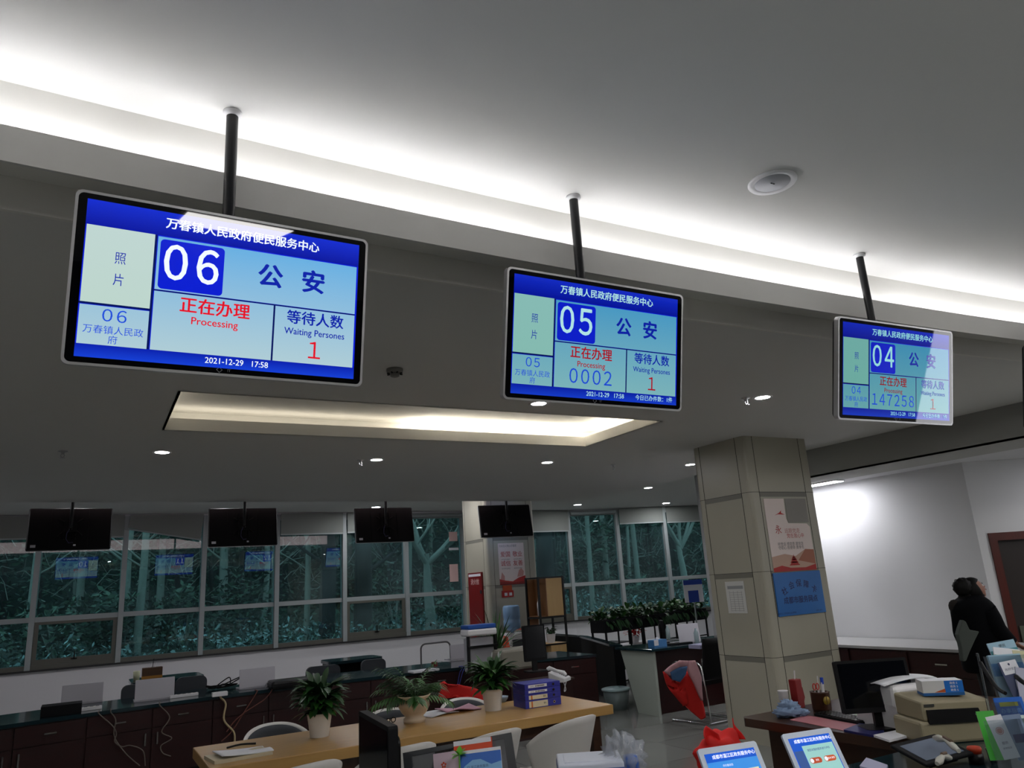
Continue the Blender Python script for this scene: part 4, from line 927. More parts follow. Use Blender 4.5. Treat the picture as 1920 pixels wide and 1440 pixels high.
MB().b2((-.02, y0, 0), (0, y1, c.z-c2.z-.05), mat('notice_red', (150, 16, 20), .5)).build('sheet', o2)
MB().b2((-.022, y0+.02, .32), (-.02, y0+.2, .50), M_paper).build('label_white', o2); MB().b2((-.022, y0+.24, .30), (-.02, y1-.05, .50), mat('notice_yellow', (206, 180, 60), .5)).build('label_yellow', o2)
# near pillar: left face paper, front face poster and blue plaque
xf = PX0-.003; a = on_x(1359, 1091, xf); b_ = on_x(1394, 1089, xf); c = on_x(1403, 1150, xf)
o = empty('paper_notice', (xf, a.y, c.z), 0, 'white printed sheet taped to the left face of the near pillar', 'notice'); d_ = a.y-b_.y; h_ = a.z-c.z
MB().b2((-.002, -d_, 0), (0, 0, h_), mat('printed_sheet', (206, 206, 202), .7)).build('sheet', o)
mb = MB(); Mpt = mat('printed_grey', (140, 140, 140), .8)
mb.b2((-.0026, -d_+.02, h_*.76), (-.002, -.03, h_*.86), mat('printed_band', (150, 152, 154), .8))
for i in range(9): mb.b2((-.0026, -d_+.04, h_*(.08+i*.07)), (-.002, -.05, h_*(.08+i*.07)+.003), Mpt)
for i in range(4): mb.b2((-.0026, -d_+.05+i*.06, h_*.06), (-.002, -d_+.053+i*.06, h_*.7), Mpt)
mb.build('printed_table', o)
yf = PY0-.004
x0 = on_y(1432, 934, yf).x; x1 = on_y(1514, 934, yf).x; z1 = on_y(1440, 935, yf).z; z0 = on_y(1450, 1073, yf).z; x0 = 6.425; x1 = 7.09; w_ = x1-x0; h_ = z1-z0
o = empty('wall_poster', (x0, yf, z0), 0, 'torn pink and white poster with a red pagoda on the near pillar front', 'poster')
MB().add([(0, -.003, 0), (w_, -.003, 0), (w_, -.003, h_*.60), (w_*.93, -.003, h_*.645), (w_*.5, -.003, h_*.655), (w_*.46, -.003, h_*.72), (w_*.47, -.003, h_), (.0, -.003, h_)]+[(0, .001, 0), (w_, .001, 0), (w_, .001, h_*.60), (w_*.93, .001, h_*.645), (w_*.5, .001, h_*.655), (w_*.46, .001, h_*.72), (w_*.47, .001, h_), (.0, .001, h_)],
         [tuple(range(8)), tuple(range(15, 7, -1))]+[(i, 8+i, 8+(i+1) % 8, (i+1) % 8) for i in range(8)], M_pink).build('sheet', o)
MB().b2((w_*.5, -.001, h_*.66), (w_, .001, h_), mat('old_glue_patch', (150, 146, 140), .6)).build('glue_patch', o)
mb = MB(); ys = -.0036
mb.add([(0, ys, 0), (w_, ys, 0), (w_, ys, h_*.28), (w_*.8, ys, h_*.29), (w_*.55, ys, h_*.2), (w_*.3, ys, h_*.235), (0, ys, h_*.2)], [tuple(range(7))], mat('poster_tan', (196, 160, 140), .5))
mb.add([(w_*.6, ys-.0001, h_*.14), (w_, ys-.0001, h_*.08), (w_, ys-.0001, h_*.28), (w_*.8, ys-.0001, h_*.29)], [(0, 1, 2, 3)], mat('poster_brown', (170, 104, 80), .5))
mb.add([(0, ys-.0003, 0), (w_, ys-.0003, 0), (w_, ys-.0003, h_*.08), (w_*.75, ys-.0003, h_*.04), (w_*.4, ys-.0003, h_*.045), (w_*.2, ys-.0003, h_*.08), (0, ys-.0003, h_*.05)], [tuple(range(7))], M_pr)
cxp = w_*.5
for k, (a_, b2_, z_) in enumerate(((.085, .06, .075), (.065, .045, .11), (.045, .03, .145))):
    mb.add([(cxp-a_, ys-.0005, h_*z_), (cxp+a_, ys-.0005, h_*z_), (cxp+b2_*.5, ys-.0005, h_*z_+.04), (cxp-b2_*.5, ys-.0005, h_*z_+.04)], [(0, 1, 2, 3)], M_pr)
mb.add([(cxp-.012, ys-.0005, h_*.17), (cxp+.012, ys-.0005, h_*.17), (cxp, ys-.0005, h_*.23)], [(0, 1, 2)], M_pr)
mb.add([(w_*.28, ys, h_*.78), (w_*.44, ys, h_*.775), (w_*.36, ys, h_*.80), (w_*.37, ys, h_*.835), (w_*.31, ys, h_*.80), (w_*.2, ys, h_*.765)], [tuple(range(6))], M_pt)
mb.build('pagoda_picture', o)
mb = MB(); mb.text('永', .10, M_pt, FM(w_*.24, ys, h_*.56)); mb.text('远跟党走', .055, mat('poster_text_rose', (196, 120, 116), .5), FM(w_*.56, ys, h_*.545), sx=1.1); mb.text('党在我心中', .055, M_pt, FM(w_*.62, ys, h_*.475))
for r_ in range(2): mb.text(('听党话 感党恩 跟党走', '守初心 担使命 勇争先')[r_], .042, M_pg, FM(w_*.48, ys, h_*(.365-r_*.05)))
mb.build('lettering', o)
x0, x1 = 6.395, 7.125; z1 = 1.71; z0 = 1.265; w_ = x1-x0; h_ = z1-z0
o = empty('blue_plaque', (x0, yf, z0), 0, 'blue social security card plaque under the torn poster on the near pillar', 'sign')
Mpl = mat('plaque_blue', (40, 110, 184), .3, noise=.25, nscale=2)
MB().b2((0, -.012, 0), (w_, 0, h_), Mpl).build('panel', o, bevel=.003)
mb = MB(); Mdb = mat('plaque_dark_blue', (14, 30, 90), .4)
for i, chh in enumerate('社会保障卡'):
    t_ = (i-2)/2; mb.text(chh, .085, Mdb, Matrix.Translation((w_*.5+t_*w_*.31, -.0125, h_*(.72-.16*t_*t_))) @ Matrix.Rotation(t_*.45, 4, 'Y') @ Matrix.Rotation(pi/2, 4, 'X'), bold=.02)
mb.text('成都市服务网点', .075, Mdb, FM(w_*.5, -.0125, h_*.34), bold=.02)
mb.text('成都市人力资源和社会保障局', .022, Mdb, FM(w_*.17, -.0125, h_*.06)); mb.text('监制 2019', .022, Mdb, FM(w_*.85, -.0125, h_*.06)); mb.build('lettering', o)

# ------------------------------------------------------------------ oak table and what lies on it
TZt = .75
o = empty('oak_table', (2.34, 6.0, 0), 0, 'long oak table in the middle of the room', 'table')
MB().b2((-1.57, -.45, TZt-.075), (1.57, .46, TZt), M_table).build('tabletop', o, bevel=.006)
for sx_ in (-1, 1):
    for sy_ in (-1, 1): MB().box((sx_*1.42, sy_*.36, (TZt-.075)/2), (.08, .08, TZt-.075), M_brown).build('leg', o)
MB().box((0, 0, .62), (2.7, .6, .09), M_brown).build('apron', o)
def ont(px_, py_): return on_z(px_, py_, TZt)
q = ont(603, 1383); potted('peace_lily', (q.x, q.y+.06, TZt), .068, .092, .165, 'peace lily in a ribbed white pot at the left of the oak table', 170, .30, .20, .19, .030, (M_leaf, M_leafd, M_leafd), droop=.9)
q = ont(931, 1333); potted('peace_lily', (q.x, q.y+.06, TZt), .068, .088, .17, 'peace lily in a white pot next to the blue file boxes', 160, .28, .19, .18, .027, (M_leaf, M_leafd), flowers=3, droop=.9)
q = ont(786, 1357); o = empty('potted_palm', (q.x, q.y+.1, TZt), 0, 'feathery palm in a wide cream bowl in the middle of the oak table', 'potted plant')
MB().lathe([(.085, 0), (.088, .03), (.07, .045), (.10, .075), (.125, .12), (.12, .155), (.105, .17), (.125, .19), (.135, .205), (.118, .2), (.10, .17), (1e-5, .165)], mat('cream_glazed_bowl', (206, 186, 160), .3, noise=.08), 36).build('pot', o)
mb = MB()
for k in range(26):
    a = R(0, 6.28); e = R(.4, 1.25); d = Vector((cos(a)*cos(e), sin(a)*cos(e), sin(e))); p = Vector((0, 0, .17)); pts = [p.copy()]; L = R(.25, .42)
    for i in range(6): d = (d+Vector((0, 0, -.17))).normalized(); p = p+d*L/6; pts.append(p.copy())
    mm = random.choice((M_leaf, M_leafd)); mb.tube(pts, .002, mm, 4, caps=False)
    for i in range(2, 7):
        s_ = (pts[i]-pts[i-1]).cross(Vector((0, 0, 1))).normalized()
        for sg in (-1, 1):
            for h2 in (0, .5): leaf(mb, pts[i-1].lerp(pts[i], h2), (pts[i]-pts[i-1]).normalized()*.8+s_*sg, .10, .009, .8, mm, 3)
mb.build('foliage', o)
q = ont(448, 1420); o = empty('paper_stack', (q.x, q.y+.02, TZt), .12, 'open stack of white papers at the left end of the oak table', 'papers')
MB().b2((-.19, -.13, 0), (.19, .13, .022), mat('buff_paper', (196, 186, 160), .8)).build('lower_sheets', o); MB().grid(lambda u, v: (-.14+.34*u, -.12+.24*v, .026+.02*(1-u)**2+.01*sin(v*6)*u), 12, 6, M_paper, .006).build('loose_sheets', o)
q = ont(456, 1403); o = cable([(q.x-.1, q.y+.07, TZt+.008), (q.x, q.y+.10, TZt+.012), (q.x+.1, q.y+.07, TZt+.008)], .007, M_black, 'black pen lying behind the white papers'); o.name = 'pen'; o['category'] = 'pen'
q = ont(735, 1358); o = empty('eyeglasses', (q.x, q.y+.03, TZt), .5, 'dark eyeglasses lying beside the cream bowl', 'glasses')
for sx_ in (-1, 1):
    MB().tube([(sx_*.033+.026*cos(t*pi/6), 0, .026+.02*sin(t*pi/6)) for t in range(13)], .004, M_black, 6).build('rim', o)
    MB().tube([(sx_*.062, 0, .035), (sx_*.066, .06, .03), (sx_*.05, .13, .006)], .003, M_black, 6).build('temple', o)
MB().tube([(-.009, 0, .035), (.009, 0, .035)], .003, M_black, 6).build('bridge', o)
q = ont(822, 1340); o = MB().grid(lambda u, v: (-.15+.3*u, -.11+.22*v, .004+.012*sin(u*3)), 10, 5, M_paper, .005).build('paper_sheet', M=TRS((q.x, q.y+.03, TZt+.002), (0, 0, .3))); tag(o, 'white paper sheet beside the cream bowl on the table', 'paper')
q = ont(862, 1334); o = MB().grid(lambda u, v: (-.17+.34*u, -.10+.2*v, .022+.014*sin(u*5+v*2)), 12, 6, mat('pink_folder', (206, 158, 178), .7), .008).build('pink_folder', M=TRS((q.x, q.y+.03, TZt+.002), (0, 0, .12))); tag(o, 'crumpled pink folder lying on the oak table', 'folder')
# blue file boxes lying in a pile, spines towards us
Mbl = mat('file_box_blue', (44, 50, 150), .4); FP = [ont(988, 1330), ont(1050, 1321)]
base = ont(986, 1330); base2 = ont(1049, 1321); ang = atan2(base2.y-base.y, base2.x-base.x); wdt = (base2-base).length+.02
hs = [.062, .046, .04, .045]; zz = TZt
labs = ['blue file box, lowest of the pile on the oak table', 'blue file box, second from the bottom of the pile', 'blue file box, third from the bottom of the pile', 'blue file box, topmost of the pile on the oak table']
for k in range(4):
    o = empty('file_box', (base.x, base.y, zz), ang, labs[k], 'file box', 'blue file boxes piled on the oak table'); h_ = hs[k]
    MB().b2((-.0, 0, 0), (wdt, .235, h_-.001), Mbl).build('case', o, bevel=.003)
    if k < 2: 
        MB().b2((wdt*.10, -.001, .006), (wdt*.62, 0, h_-.008), mat('cream_label', (216, 206, 176), .6)).build('spine_label', o)
        MB().b2((wdt*.16, -.0016, .006), (wdt*.20, -.001, h_-.008), mat('label_orange', (200, 110, 40), .6)).text('8A', .022, M_grey, FM(wdt*.54, -.0016, h_*.5)).build('label_print', o)
    else:
        MB().b2((wdt*.10, -.001, .012), (wdt*.62, 0, h_-.010), M_paper).build('spine_label', o)
        MB().text('2021年', .011, M_grey, FM(wdt*.2, -.0016, h_*.5)).text('民政服务档案盒', .013, M_black, FM(wdt*.42, -.0016, h_*.5), bold=.02).build('label_print', o)
    MB().tube([(wdt*.80, -.003, h_*.5), (wdt*.80, .0, h_*.5)], .011, M_chrome, 16).tube([(wdt*.80, -.004, h_*.5), (wdt*.80, .0, h_*.5)], .007, M_black, 16).build('finger_ring', o)
    zz += h_
q = ont(950, 1318); o = MB().lathe([(.03, 0), (.05, .03), (.055, .05), (.05, .05), (.04, .02), (1e-5, .01)], mat('clear_blue_dish', (150, 170, 190), .2), 20).build('dish', M=TRS((q.x, q.y+.08, TZt))); tag(o, 'small pale dish between the lily pot and the file boxes', 'dish')

# ------------------------------------------------------------------ shell chairs
def shell_chair(x, y, rz, label, group, pad=None, w=.30, top=.81):
    o = empty('shell_chair', (x, y, 0), rz, label, 'chair', group)
    def fn(u, v):
        a = (u-.5)*2; th = a*1.45; r = w*(.80+.25*v); zt = top-.02-.16*abs(a)**2.4
        z = .44+(zt-.44)*v; return (r*sin(th), -r*cos(th)*(.85+.12*v)+.02, z)
    MB().grid(fn, 28, 8, M_shell, .012).build('backrest', o)
    MB().grid(lambda u, v: ((u-.5)*2*(w*.80)*sqrt(max(0, 1-(2*v-1)**2*.7)), -.24+.5*v, .44+.015*((2*u-1)**2)), 12, 10, M_shell, .02).build('seat', o)
    if pad:
        def fp(u, v):
            a = (u-.5)*1.9; th = a*1.40; r = w*(.80+.25*v)-.034; zt = top-.035-.16*abs(a)**2.4
            z = .46+(zt-.46)*v; return (r*sin(th), -r*cos(th)*(.85+.12*v)+.02, z)
        MB().grid(lambda u, v: fp(1-u, v), 24, 6, pad, .012).build('back_pad', o)
    for sx_ in (-1, 1):
        for sy_ in (-1, 1): MB().tube([(sx_*.10, sy_*.1, .43), (sx_*.22, sy_*.2, 0)], [.016, .011], mat('chair_leg_wood', (120, 60, 28), .5), 8).build('leg', o)
    MB().box((0, 0, .42), (.24, .24, .03), MATS['chair_leg_wood']).build('under_frame', o)
    return o
GC = 'white shell chairs along the near side of the table'
for (xx, yy, rz), lab in (((1.17, 5.12, .25), 'white shell chair at the left end of the near side, cut by the picture edge'), ((1.82, 5.17, .2), 'white shell chair partly hidden behind the black monitor'), ((2.46, 5.15, .22), 'white shell chair behind the orange and blue leaflets'), ((3.10, 5.16, .25), 'white shell chair nearest the right end of the table')):
    shell_chair(xx, yy, rz, lab, GC, w=.31, top=.84)
GC2 = 'shell chairs with charcoal pads beyond the table'
for (px_, py_, rz), lab in (((517, 1352, pi+.1), 'charcoal padded chair beyond the table left of the lily'), ((728, 1326, pi-.1), 'charcoal padded chair behind the black monitor'), ((866, 1306, pi), 'charcoal padded chair with a red jacket over its back')):
    q = on_y(px_, py_, 7.05); shell_chair(q.x, 6.86, rz, lab, GC2, M_grey, .29, q.z+.0)
polycloth('red_jacket', [(824, 1313), (828, 1281), (842, 1284), (860, 1284), (884, 1288), (910, 1297), (911, 1318), (890, 1309), (866, 1306), (842, 1309)], 7.2, .03, M_redcloth, 'red jacket thrown over a charcoal chair back', 'jacket', amp=.01, fr=18)

# ------------------------------------------------------------------ right middle: white-ended desk, chair with jacket, planter stands
DZ = .83; dx0, dy0, dy1 = 6.63, 8.40, 9.10
o = empty('office_desk', (dx0, dy0, 0), 0, 'dark desk with a tapering white end panel beyond the near pillar', 'desk')
MB().add([(0, 0, 0), (.04, 0, 0), (.04, .44, 0), (0, .44, 0), (0, 0, DZ-.03), (.04, 0, DZ-.03), (.04, .72, DZ-.03), (0, .72, DZ-.03)], [(0, 3, 2, 1), (4, 5, 6, 7), (0, 1, 5, 4), (2, 3, 7, 6), (1, 2, 6, 5), (3, 0, 4, 7)], mat('pale_end_panel', (176, 184, 174), .5)).build('end_panel', o)
MB().b2((-.05, -.04, DZ-.03), (1.95, .78, DZ), M_top).build('desktop', o, bevel=.004)
MB().b2((.04, .12, 0), (1.95, .44, DZ-.03), M_red).build('body', o)
def ond(px_, py_): return on_z(px_, py_, DZ)
q = ond(1238, 1214); o = box_at('tissue_box', q.x, q.y+.05, DZ, (.24, .12, .10), mat('tissue_box_blue', (60, 120, 176), .5), 'blue and white tissue box at the left end of the far desk', 'tissue box', rz=.1)
a = MB().b2((-.12, -.061, .03), (-.04, -.0601, .10), M_paper).build('white_panel', o); a = MB().ball((0, 0, .105), .03, M_paper, 8, (1, .6, 1)).build('tissue', o)
q = ond(1262, 1206); monitor((q.x+.02, q.y+.22), .2, .28, radians(60), 'pale grey monitor seen from its side on the far desk', z=DZ, stand=.03).name = 'monitor'
q = ond(1282, 1208); o = box_at('keyboard', q.x, q.y+.1, DZ, (.36, .14, .02), M_blackm, 'dark keyboard on the far desk in front of the white laptop', 'keyboard', rz=-.2)
q = ond(1308, 1206); laptop(q.x, q.y+.15, .36, .24, 'white laptop on the far desk, partly behind the near pillar', rz=-.1, group=None, z=DZ)
q = ond(1330, 1215); box_at('paper_stack', q.x, q.y+.1, DZ, (.32, .22, .05), mat('bluish_paper', (160, 160, 190), .8), 'stack of bluish papers touching the near pillar on the far desk', 'papers')
for (px_, py_), lab in (((1274, 1188), 'clear water bottle between the pale monitor and the laptop'), ((1331, 1196), 'clear water bottle between the white laptop and the pillar')):
    q = ond(px_, py_+12); o = MB().lathe([(.032, 0), (.033, .14), (.014, .18), (.014, .2)], mat('clear_plastic', (170, 196, 200), .1, alpha=.6), 18).build('water_bottle', M=TRS((q.x, q.y+.25, DZ))); tag(o, lab, 'bottle')
# chrome cantilever chair with mesh back
o = empty('cantilever_chair', (6.86, 7.78, 0), .1, 'chrome cantilever chair with a black back, jackets hung on it', 'chair')
for sx_ in (-1, 1):
    MB().tube([(sx_*.27, .30, .015), (sx_*.27, -.30, .015), (sx_*.27, -.33, .05), (sx_*.27, -.30, .42), (sx_*.27, -.27, .66), (sx_*.27, -.22, .70), (sx_*.27, .15, .70), (sx_*.27, .2, .68), (sx_*.26, .24, .46)], .012, M_chrome, 8).build('side_frame', o)
MB().tube([(-.27, -.30, .015), (.27, -.30, .015)], .012, M_chrome, 8).build('cross_bar', o)
MB().prism(rr(-.24, -.25, .24, .24, .06), .44, .49, M_black).build('seat', o)
MB().grid(lambda u, v: (-.24+.48*u, -.26-.06*v-.04*(1-(2*u-1)**2), .5+.48*v), 10, 6, M_blackm, .02).build('backrest', o)
zf = lambda x, y: (1140+x/5.14, 1160+y/5.14)
o = empty('jacket', (0, 0, 0), 0, 'pink, blue and red jackets hanging over the chrome chair', 'jacket'); Yj = 7.44
polycloth('red_jacket_cloth', [zf(*p) for p in ((560, 512), (640, 600), (690, 622), (735, 560), (780, 490), (850, 640), (912, 800), (928, 950), (895, 975), (770, 850), (745, 700), (700, 690), (600, 640))], Yj, .04, M_redcloth, parent=o, amp=.02, fr=14)
polycloth('pink_lining', [zf(*p) for p in ((560, 510), (620, 455), (700, 402), (780, 405), (760, 455), (690, 470), (625, 512), (612, 550))], Yj-.03, .03, mat('pink_cloth', (196, 150, 156), .8), parent=o, amp=.015, fr=14)
polycloth('pink_sleeve', [zf(*p) for p in ((795, 405), (850, 402), (885, 500), (910, 570), (914, 790), (870, 700), (790, 540), (775, 470))], Yj-.04, .04, MATS['pink_cloth'], parent=o, amp=.015, fr=14)
polycloth('blue_lining', [zf(*p) for p in ((615, 520), (690, 470), (765, 458), (745, 540), (700, 612), (640, 590))], Yj-.045, .03, mat('blue_cloth', (60, 96, 140), .8), parent=o, amp=.012, fr=14)
# lidded bucket on the floor
q = on_z(1170, 1332, 0); o = empty('plastic_bucket', (q.x, q.y+.15, 0), 0, 'clear bucket with a pale blue lid on the floor left of the white desk end', 'bucket')
MB().lathe([(.15, 0), (.19, .26), (.185, .26), (.145, .01)], mat('clear_bucket', (150, 166, 166), .2, alpha=.6), 28).build('body', o); MB().lathe([(.2, .25), (.2, .275), (.17, .285), (.05, .28), (.04, .30), (1e-5, .30)], mat('pale_blue_lid', (170, 196, 200), .4), 28).build('lid', o)
# planter stands
P0 = Vector((7.98, 11.35, 0)); dd = at_d(1322, 1150, 15.4)-P0; dd.z = 0; dd.normalize(); angp = atan2(dd.y, dd.x); ML = 1.06
for k in range(3):
    b_ = P0+dd*(k*(ML+.05)); o = empty('planter_stand', b_, angp, ['black iron planter stand, leftmost of the row', 'black iron planter stand in the middle of the row', 'black iron planter stand, rightmost of the row by the near pillar'][k], 'planter stand', 'black iron planter stands')
    for x in (0, ML):
        for y in (0, .30): MB().b2((x-.014, y-.014, 0), (x+.014, y+.014, 1.0), M_black).build('post', o)
    for x in (ML*.33, ML*.66): MB().b2((x-.011, -.011, .5), (x+.011, .011, 1.0), M_black).build('bar', o)
    mb = MB(); mb.b2((-.02, -.02, .86), (ML+.02, .32, 1.07), M_blackm); mb.build('trough', o)
    mb = MB()
    for z in (.03, .50, .56): mb.b2((0, -.011, z-.011), (ML, .011, z+.011), M_black); mb.b2((0, .289, z-.011), (ML, .311, z+.011), M_black)
    for z in (.03, .5): mb.b2((-.011, 0, z-.011), (.011, .3, z+.011), M_black); mb.b2((ML-.011, 0, z-.011), (ML+.011, .3, z+.011), M_black)
    mb.build('rails', o); MB().b2((0, 0, .49), (ML, .3, .5), M_blackm).build('lower_shelf', o)
    t_ = MB()
    for j in range(210):
        x = R(-.03, ML+.03); y = R(-.02, .32); a = R(0, 6.28); e = R(.1, 1.3); leaf(t_, (x, y, R(1.06, 1.24)), (cos(a)*cos(e), sin(a)*cos(e), sin(e)), R(.09, .16), R(.03, .045), R(.5, 2), random.choice((M_leaf, M_leafd)), 4)
    for j in range(26):
        x = R(0, ML); leaf(t_, (x, -.03, R(.98, 1.06)), (R(-.4, .4), -.6, -.6), R(.1, .18), .03, .6, M_leafd, 4)
    f = t_.build('trough_plants', M=TRS(b_, (0, 0, angp))); tag(f, ['broad green leaves filling the leftmost planter trough', 'broad green leaves filling the middle planter trough', 'broad green leaves filling the rightmost planter trough'][k], 'plants', 'plants in the planter troughs')
b_ = P0+dd*.45; c_ = potted('potted_plant', (b_.x, b_.y+.12, 0), .1, .14, .22, 'green plant in a pot on the floor inside the leftmost planter stand', 60, .25, .2, .17, .03, (M_leaf, M_leafd), potm=M_wh)
q = at_d(1143, 1214, 14.0); o = empty('dark_filler', (q.x, q.y, 0), angp, 'long dark block added behind the leftmost planter stand', 'bench')  # made-up block filling the dark area behind the stand
MB().b2((-.6, 0, .12), (.7, .5, q.z+.06), M_blackm).build('filler_block', o, bevel=.03); MB().b2((-.55, .05, 0), (.65, .45, .12), M_black).build('plinth', o)
# poinsettia and counter behind the planters
Mct = empty('visitor_counter', (0, 0, 0), 0, 'curved dark counter behind the far counter end and the shelf cabinet', 'counter')
ptsT = [on_z(1045, 1188, .84), on_z(1102, 1192, .84), on_z(1167, 1209, .84)]
P_ = []; 
A_, B_, C_ = (Vector((p.x, p.y, 0)) for p in ptsT)
line = [A_, A_.lerp(B_, .5)+Vector((.0, .03, 0)), B_, B_.lerp(C_, .5)+Vector((.03, .03, 0)), C_]
top = [(p.x, p.y) for p in line]+[(p.x-.02, p.y+.3) for p in reversed(line)]
MB().prism(top, .81, .84, M_top).build('top', Mct); top2 = [(p.x+.02, p.y+.02) for p in line]+[(p.x-.02, p.y+.2) for p in reversed(line)]
MB().prism(top2, .0, .81, M_blackm).build('front_panel', Mct)
q = at_d(1192, 1205, 14.2); o = empty('side_table', (q.x, q.y, 0), 0, 'white low table behind the planter stands carrying red poinsettias', 'table'); zt = q.z
MB().b2((-.6, -.25, zt-.04), (.9, .35, zt), M_white).build('tabletop', o)
for sx_ in (-.55, .85):
    for sy_ in (-.2, .3): MB().b2((sx_-.02, sy_-.02, 0), (sx_+.02, sy_+.02, zt-.04), M_wh).build('leg', o)
o = empty('poinsettia', (q.x, q.y, zt), 0, 'red poinsettia in a white pot behind the planter stands', 'flowers'); tapered_pot(.06, .08, .12, M_wh).build('pot', o)
mb = MB()
for k in range(110):
    a = R(0, 6.28); e = R(-.2, 1.2); r_ = R(0, .18); leaf(mb, (cos(a)*r_, sin(a)*r_, R(.14, .34)), (cos(a)*cos(e), sin(a)*cos(e), sin(e)), R(.06, .1), .025, .8, mat('poinsettia_red', (196, 14, 20), .6), 3)
mb.build('red_bracts', o)
# standing sign beyond the planters
q = at_d(1300, 1108, 14.6); o = empty('standing_sign', (q.x, q.y, 0), -.35, 'white and blue sign board standing behind the planters at the window', 'sign'); ww = .19; hh = .42
MB().b2((-ww, -.01, q.z-hh/2), (ww, .01, q.z+hh/2), M_paper).build('board', o); MB().b2((-ww, -.012, q.z+hh*.28), (ww, -.01, q.z+hh/2), mat('sign_blue', (20, 60, 160), .5)).b2((-ww*.6, -.012, q.z-hh*.5), (ww*.5, -.01, q.z+hh*.02), MATS['sign_blue']).build('blue_print', o)
MB().tube([(0, .02, .02), (0, .02, q.z)], .015, M_alu, 10).build('pole', o); MB().lathe([(.18, 0), (.18, .015), (.02, .03)], M_alu, 24).build('foot', o)
# ------------------------------------------------------------------ right wall counter
o = empty('side_counter', (0, 0, 0), 0, 'dark red side counter with a pale top along the white wall', 'counter')
MB().b2((8.22, 4.2, .77), (9.13, 8.2, .80), mat('pale_counter_top', (170, 170, 170), .4)).build('worktop', o)
MB().b2((8.26, 4.25, 0), (9.13, 8.2, .77), M_red).build('body', o)
for k in range(5):
    y = 4.3+k*.78; d = MB().b2((8.24, y, .52), (8.26, y+.74, .75), M_red).build('drawer', o); MB().b2((8.215, y+.30, .63), (8.23, y+.44, .645), M_chrome).build('handle', d)
    d = MB().b2((8.24, y, .08), (8.26, y+.74, .50), M_red).build('door', o)

# ------------------------------------------------------------------ brown desk and its load
o = empty('brown_desk', (4.14, 4.34, 0), 0, 'brown wooden desk with a rounded corner in front of the near pillar', 'desk')
BZ = .75
MB().prism([(.04, .0), (0, -.04), (0.03, -1.35), (1.75, -1.35), (1.75, 0)], BZ-.055, BZ, M_brown).build('desktop', o, bevel=.018)
MB().b2((.14, -1.3, 0), (.18, -.12, BZ-.055), M_brown).build('end_panel', o); MB().b2((.18, -.2, .2), (1.7, -.17, BZ-.055), M_brown).build('modesty_panel', o); MB().b2((1.66, -1.3, 0), (1.70, -.12, BZ-.055), M_brown).build('end_panel', o)
def onb(px_, py_): return on_z(px_, py_, BZ)
q = onb(1504, 1328); 
o = empty('drink_bag', (q.x, q.y+.03, BZ), .1, 'slender red drink carton with a white straw on the brown desk', 'drink')
MB().add([(-.035, -.03, 0), (.04, -.03, 0), (.04, .03, 0), (-.035, .03, 0), (-.04, -.03, .20), (.035, -.03, .20), (.035, .03, .20), (-.04, .03, .20)], [(0, 3, 2, 1), (4, 5, 6, 7), (0, 1, 5, 4), (2, 3, 7, 6), (1, 2, 6, 5), (3, 0, 4, 7)], mat('carton_red', (130, 14, 16), .5)).build('carton', o, bevel=.006)
MB().tube([(0, 0, .2), (.01, 0, .26)], .005, M_wh, 8).build('straw', o)
MB().add([(.034, -.03, .04), (.05, -.03, .07), (.036, -.03, .14), (.034, .02, .04), (.05, .02, .07), (.036, .02, .14)], [(0, 1, 2), (5, 4, 3), (0, 3, 4, 1), (1, 4, 5, 2)], MATS['carton_red']).build('tag', o)
q = onb(1488, 1330); o = MB().lathe([(.03, 0), (.037, .12), (.04, .125), (.035, .125), (.028, .01), (1e-5, .01)], M_wh, 24).build('paper_cup', M=TRS((q.x-.01, q.y+.07, BZ))); tag(o, 'white paper cup behind the red drink carton', 'cup')
# crumpled blue cloth
q = onb(1490, 1346); mb = MB()
def blob(mb, c, r, m, amp=.3, f=3.1, seed=0, n=28, h=14):
    vs = []; fs = []
    for i in range(h+1):
        ph = pi*i/h
        for k in range(n):
            a = 2*pi*k/n; d = Vector((sin(ph)*cos(a), sin(ph)*sin(a), -cos(ph)))
            w_ = 1+amp*(sin(f*d.x*3+seed)*cos(f*d.y*2.5-seed)+.6*sin(f*4*d.z+f*2*d.x+seed*2)+.4*cos(f*5*d.y+seed))*.5
            vs.append((c[0]+r[0]*d.x*w_, c[1]+r[1]*d.y*w_, max(c[2]-r[2]*.98, c[2]+r[2]*d.z*w_)))
    for i in range(h):
        for k in range(n): fs.append((i*n+k, i*n+(k+1) % n, (i+1)*n+(k+1) % n, (i+1)*n+k))
    return mb.add(vs, fs, m, True)
Mbc = mat('pale_blue_cloth', (124, 146, 176), .85)
blob(mb, (0, 0, .035), (.10, .07, .035), Mbc, .5, 3, 1); blob(mb, (.01, .01, .07), (.06, .05, .04), Mbc, .5, 3.6, 4); blob(mb, (.09, -.02, .025), (.05, .04, .025), Mbc, .5, 3.6, 7)
o = mb.build('cleaning_cloth', M=TRS((q.x, q.y+.05, BZ), (0, 0, -.3))); tag(o, 'crumpled pale blue cloth on the brown desk corner', 'cloth')
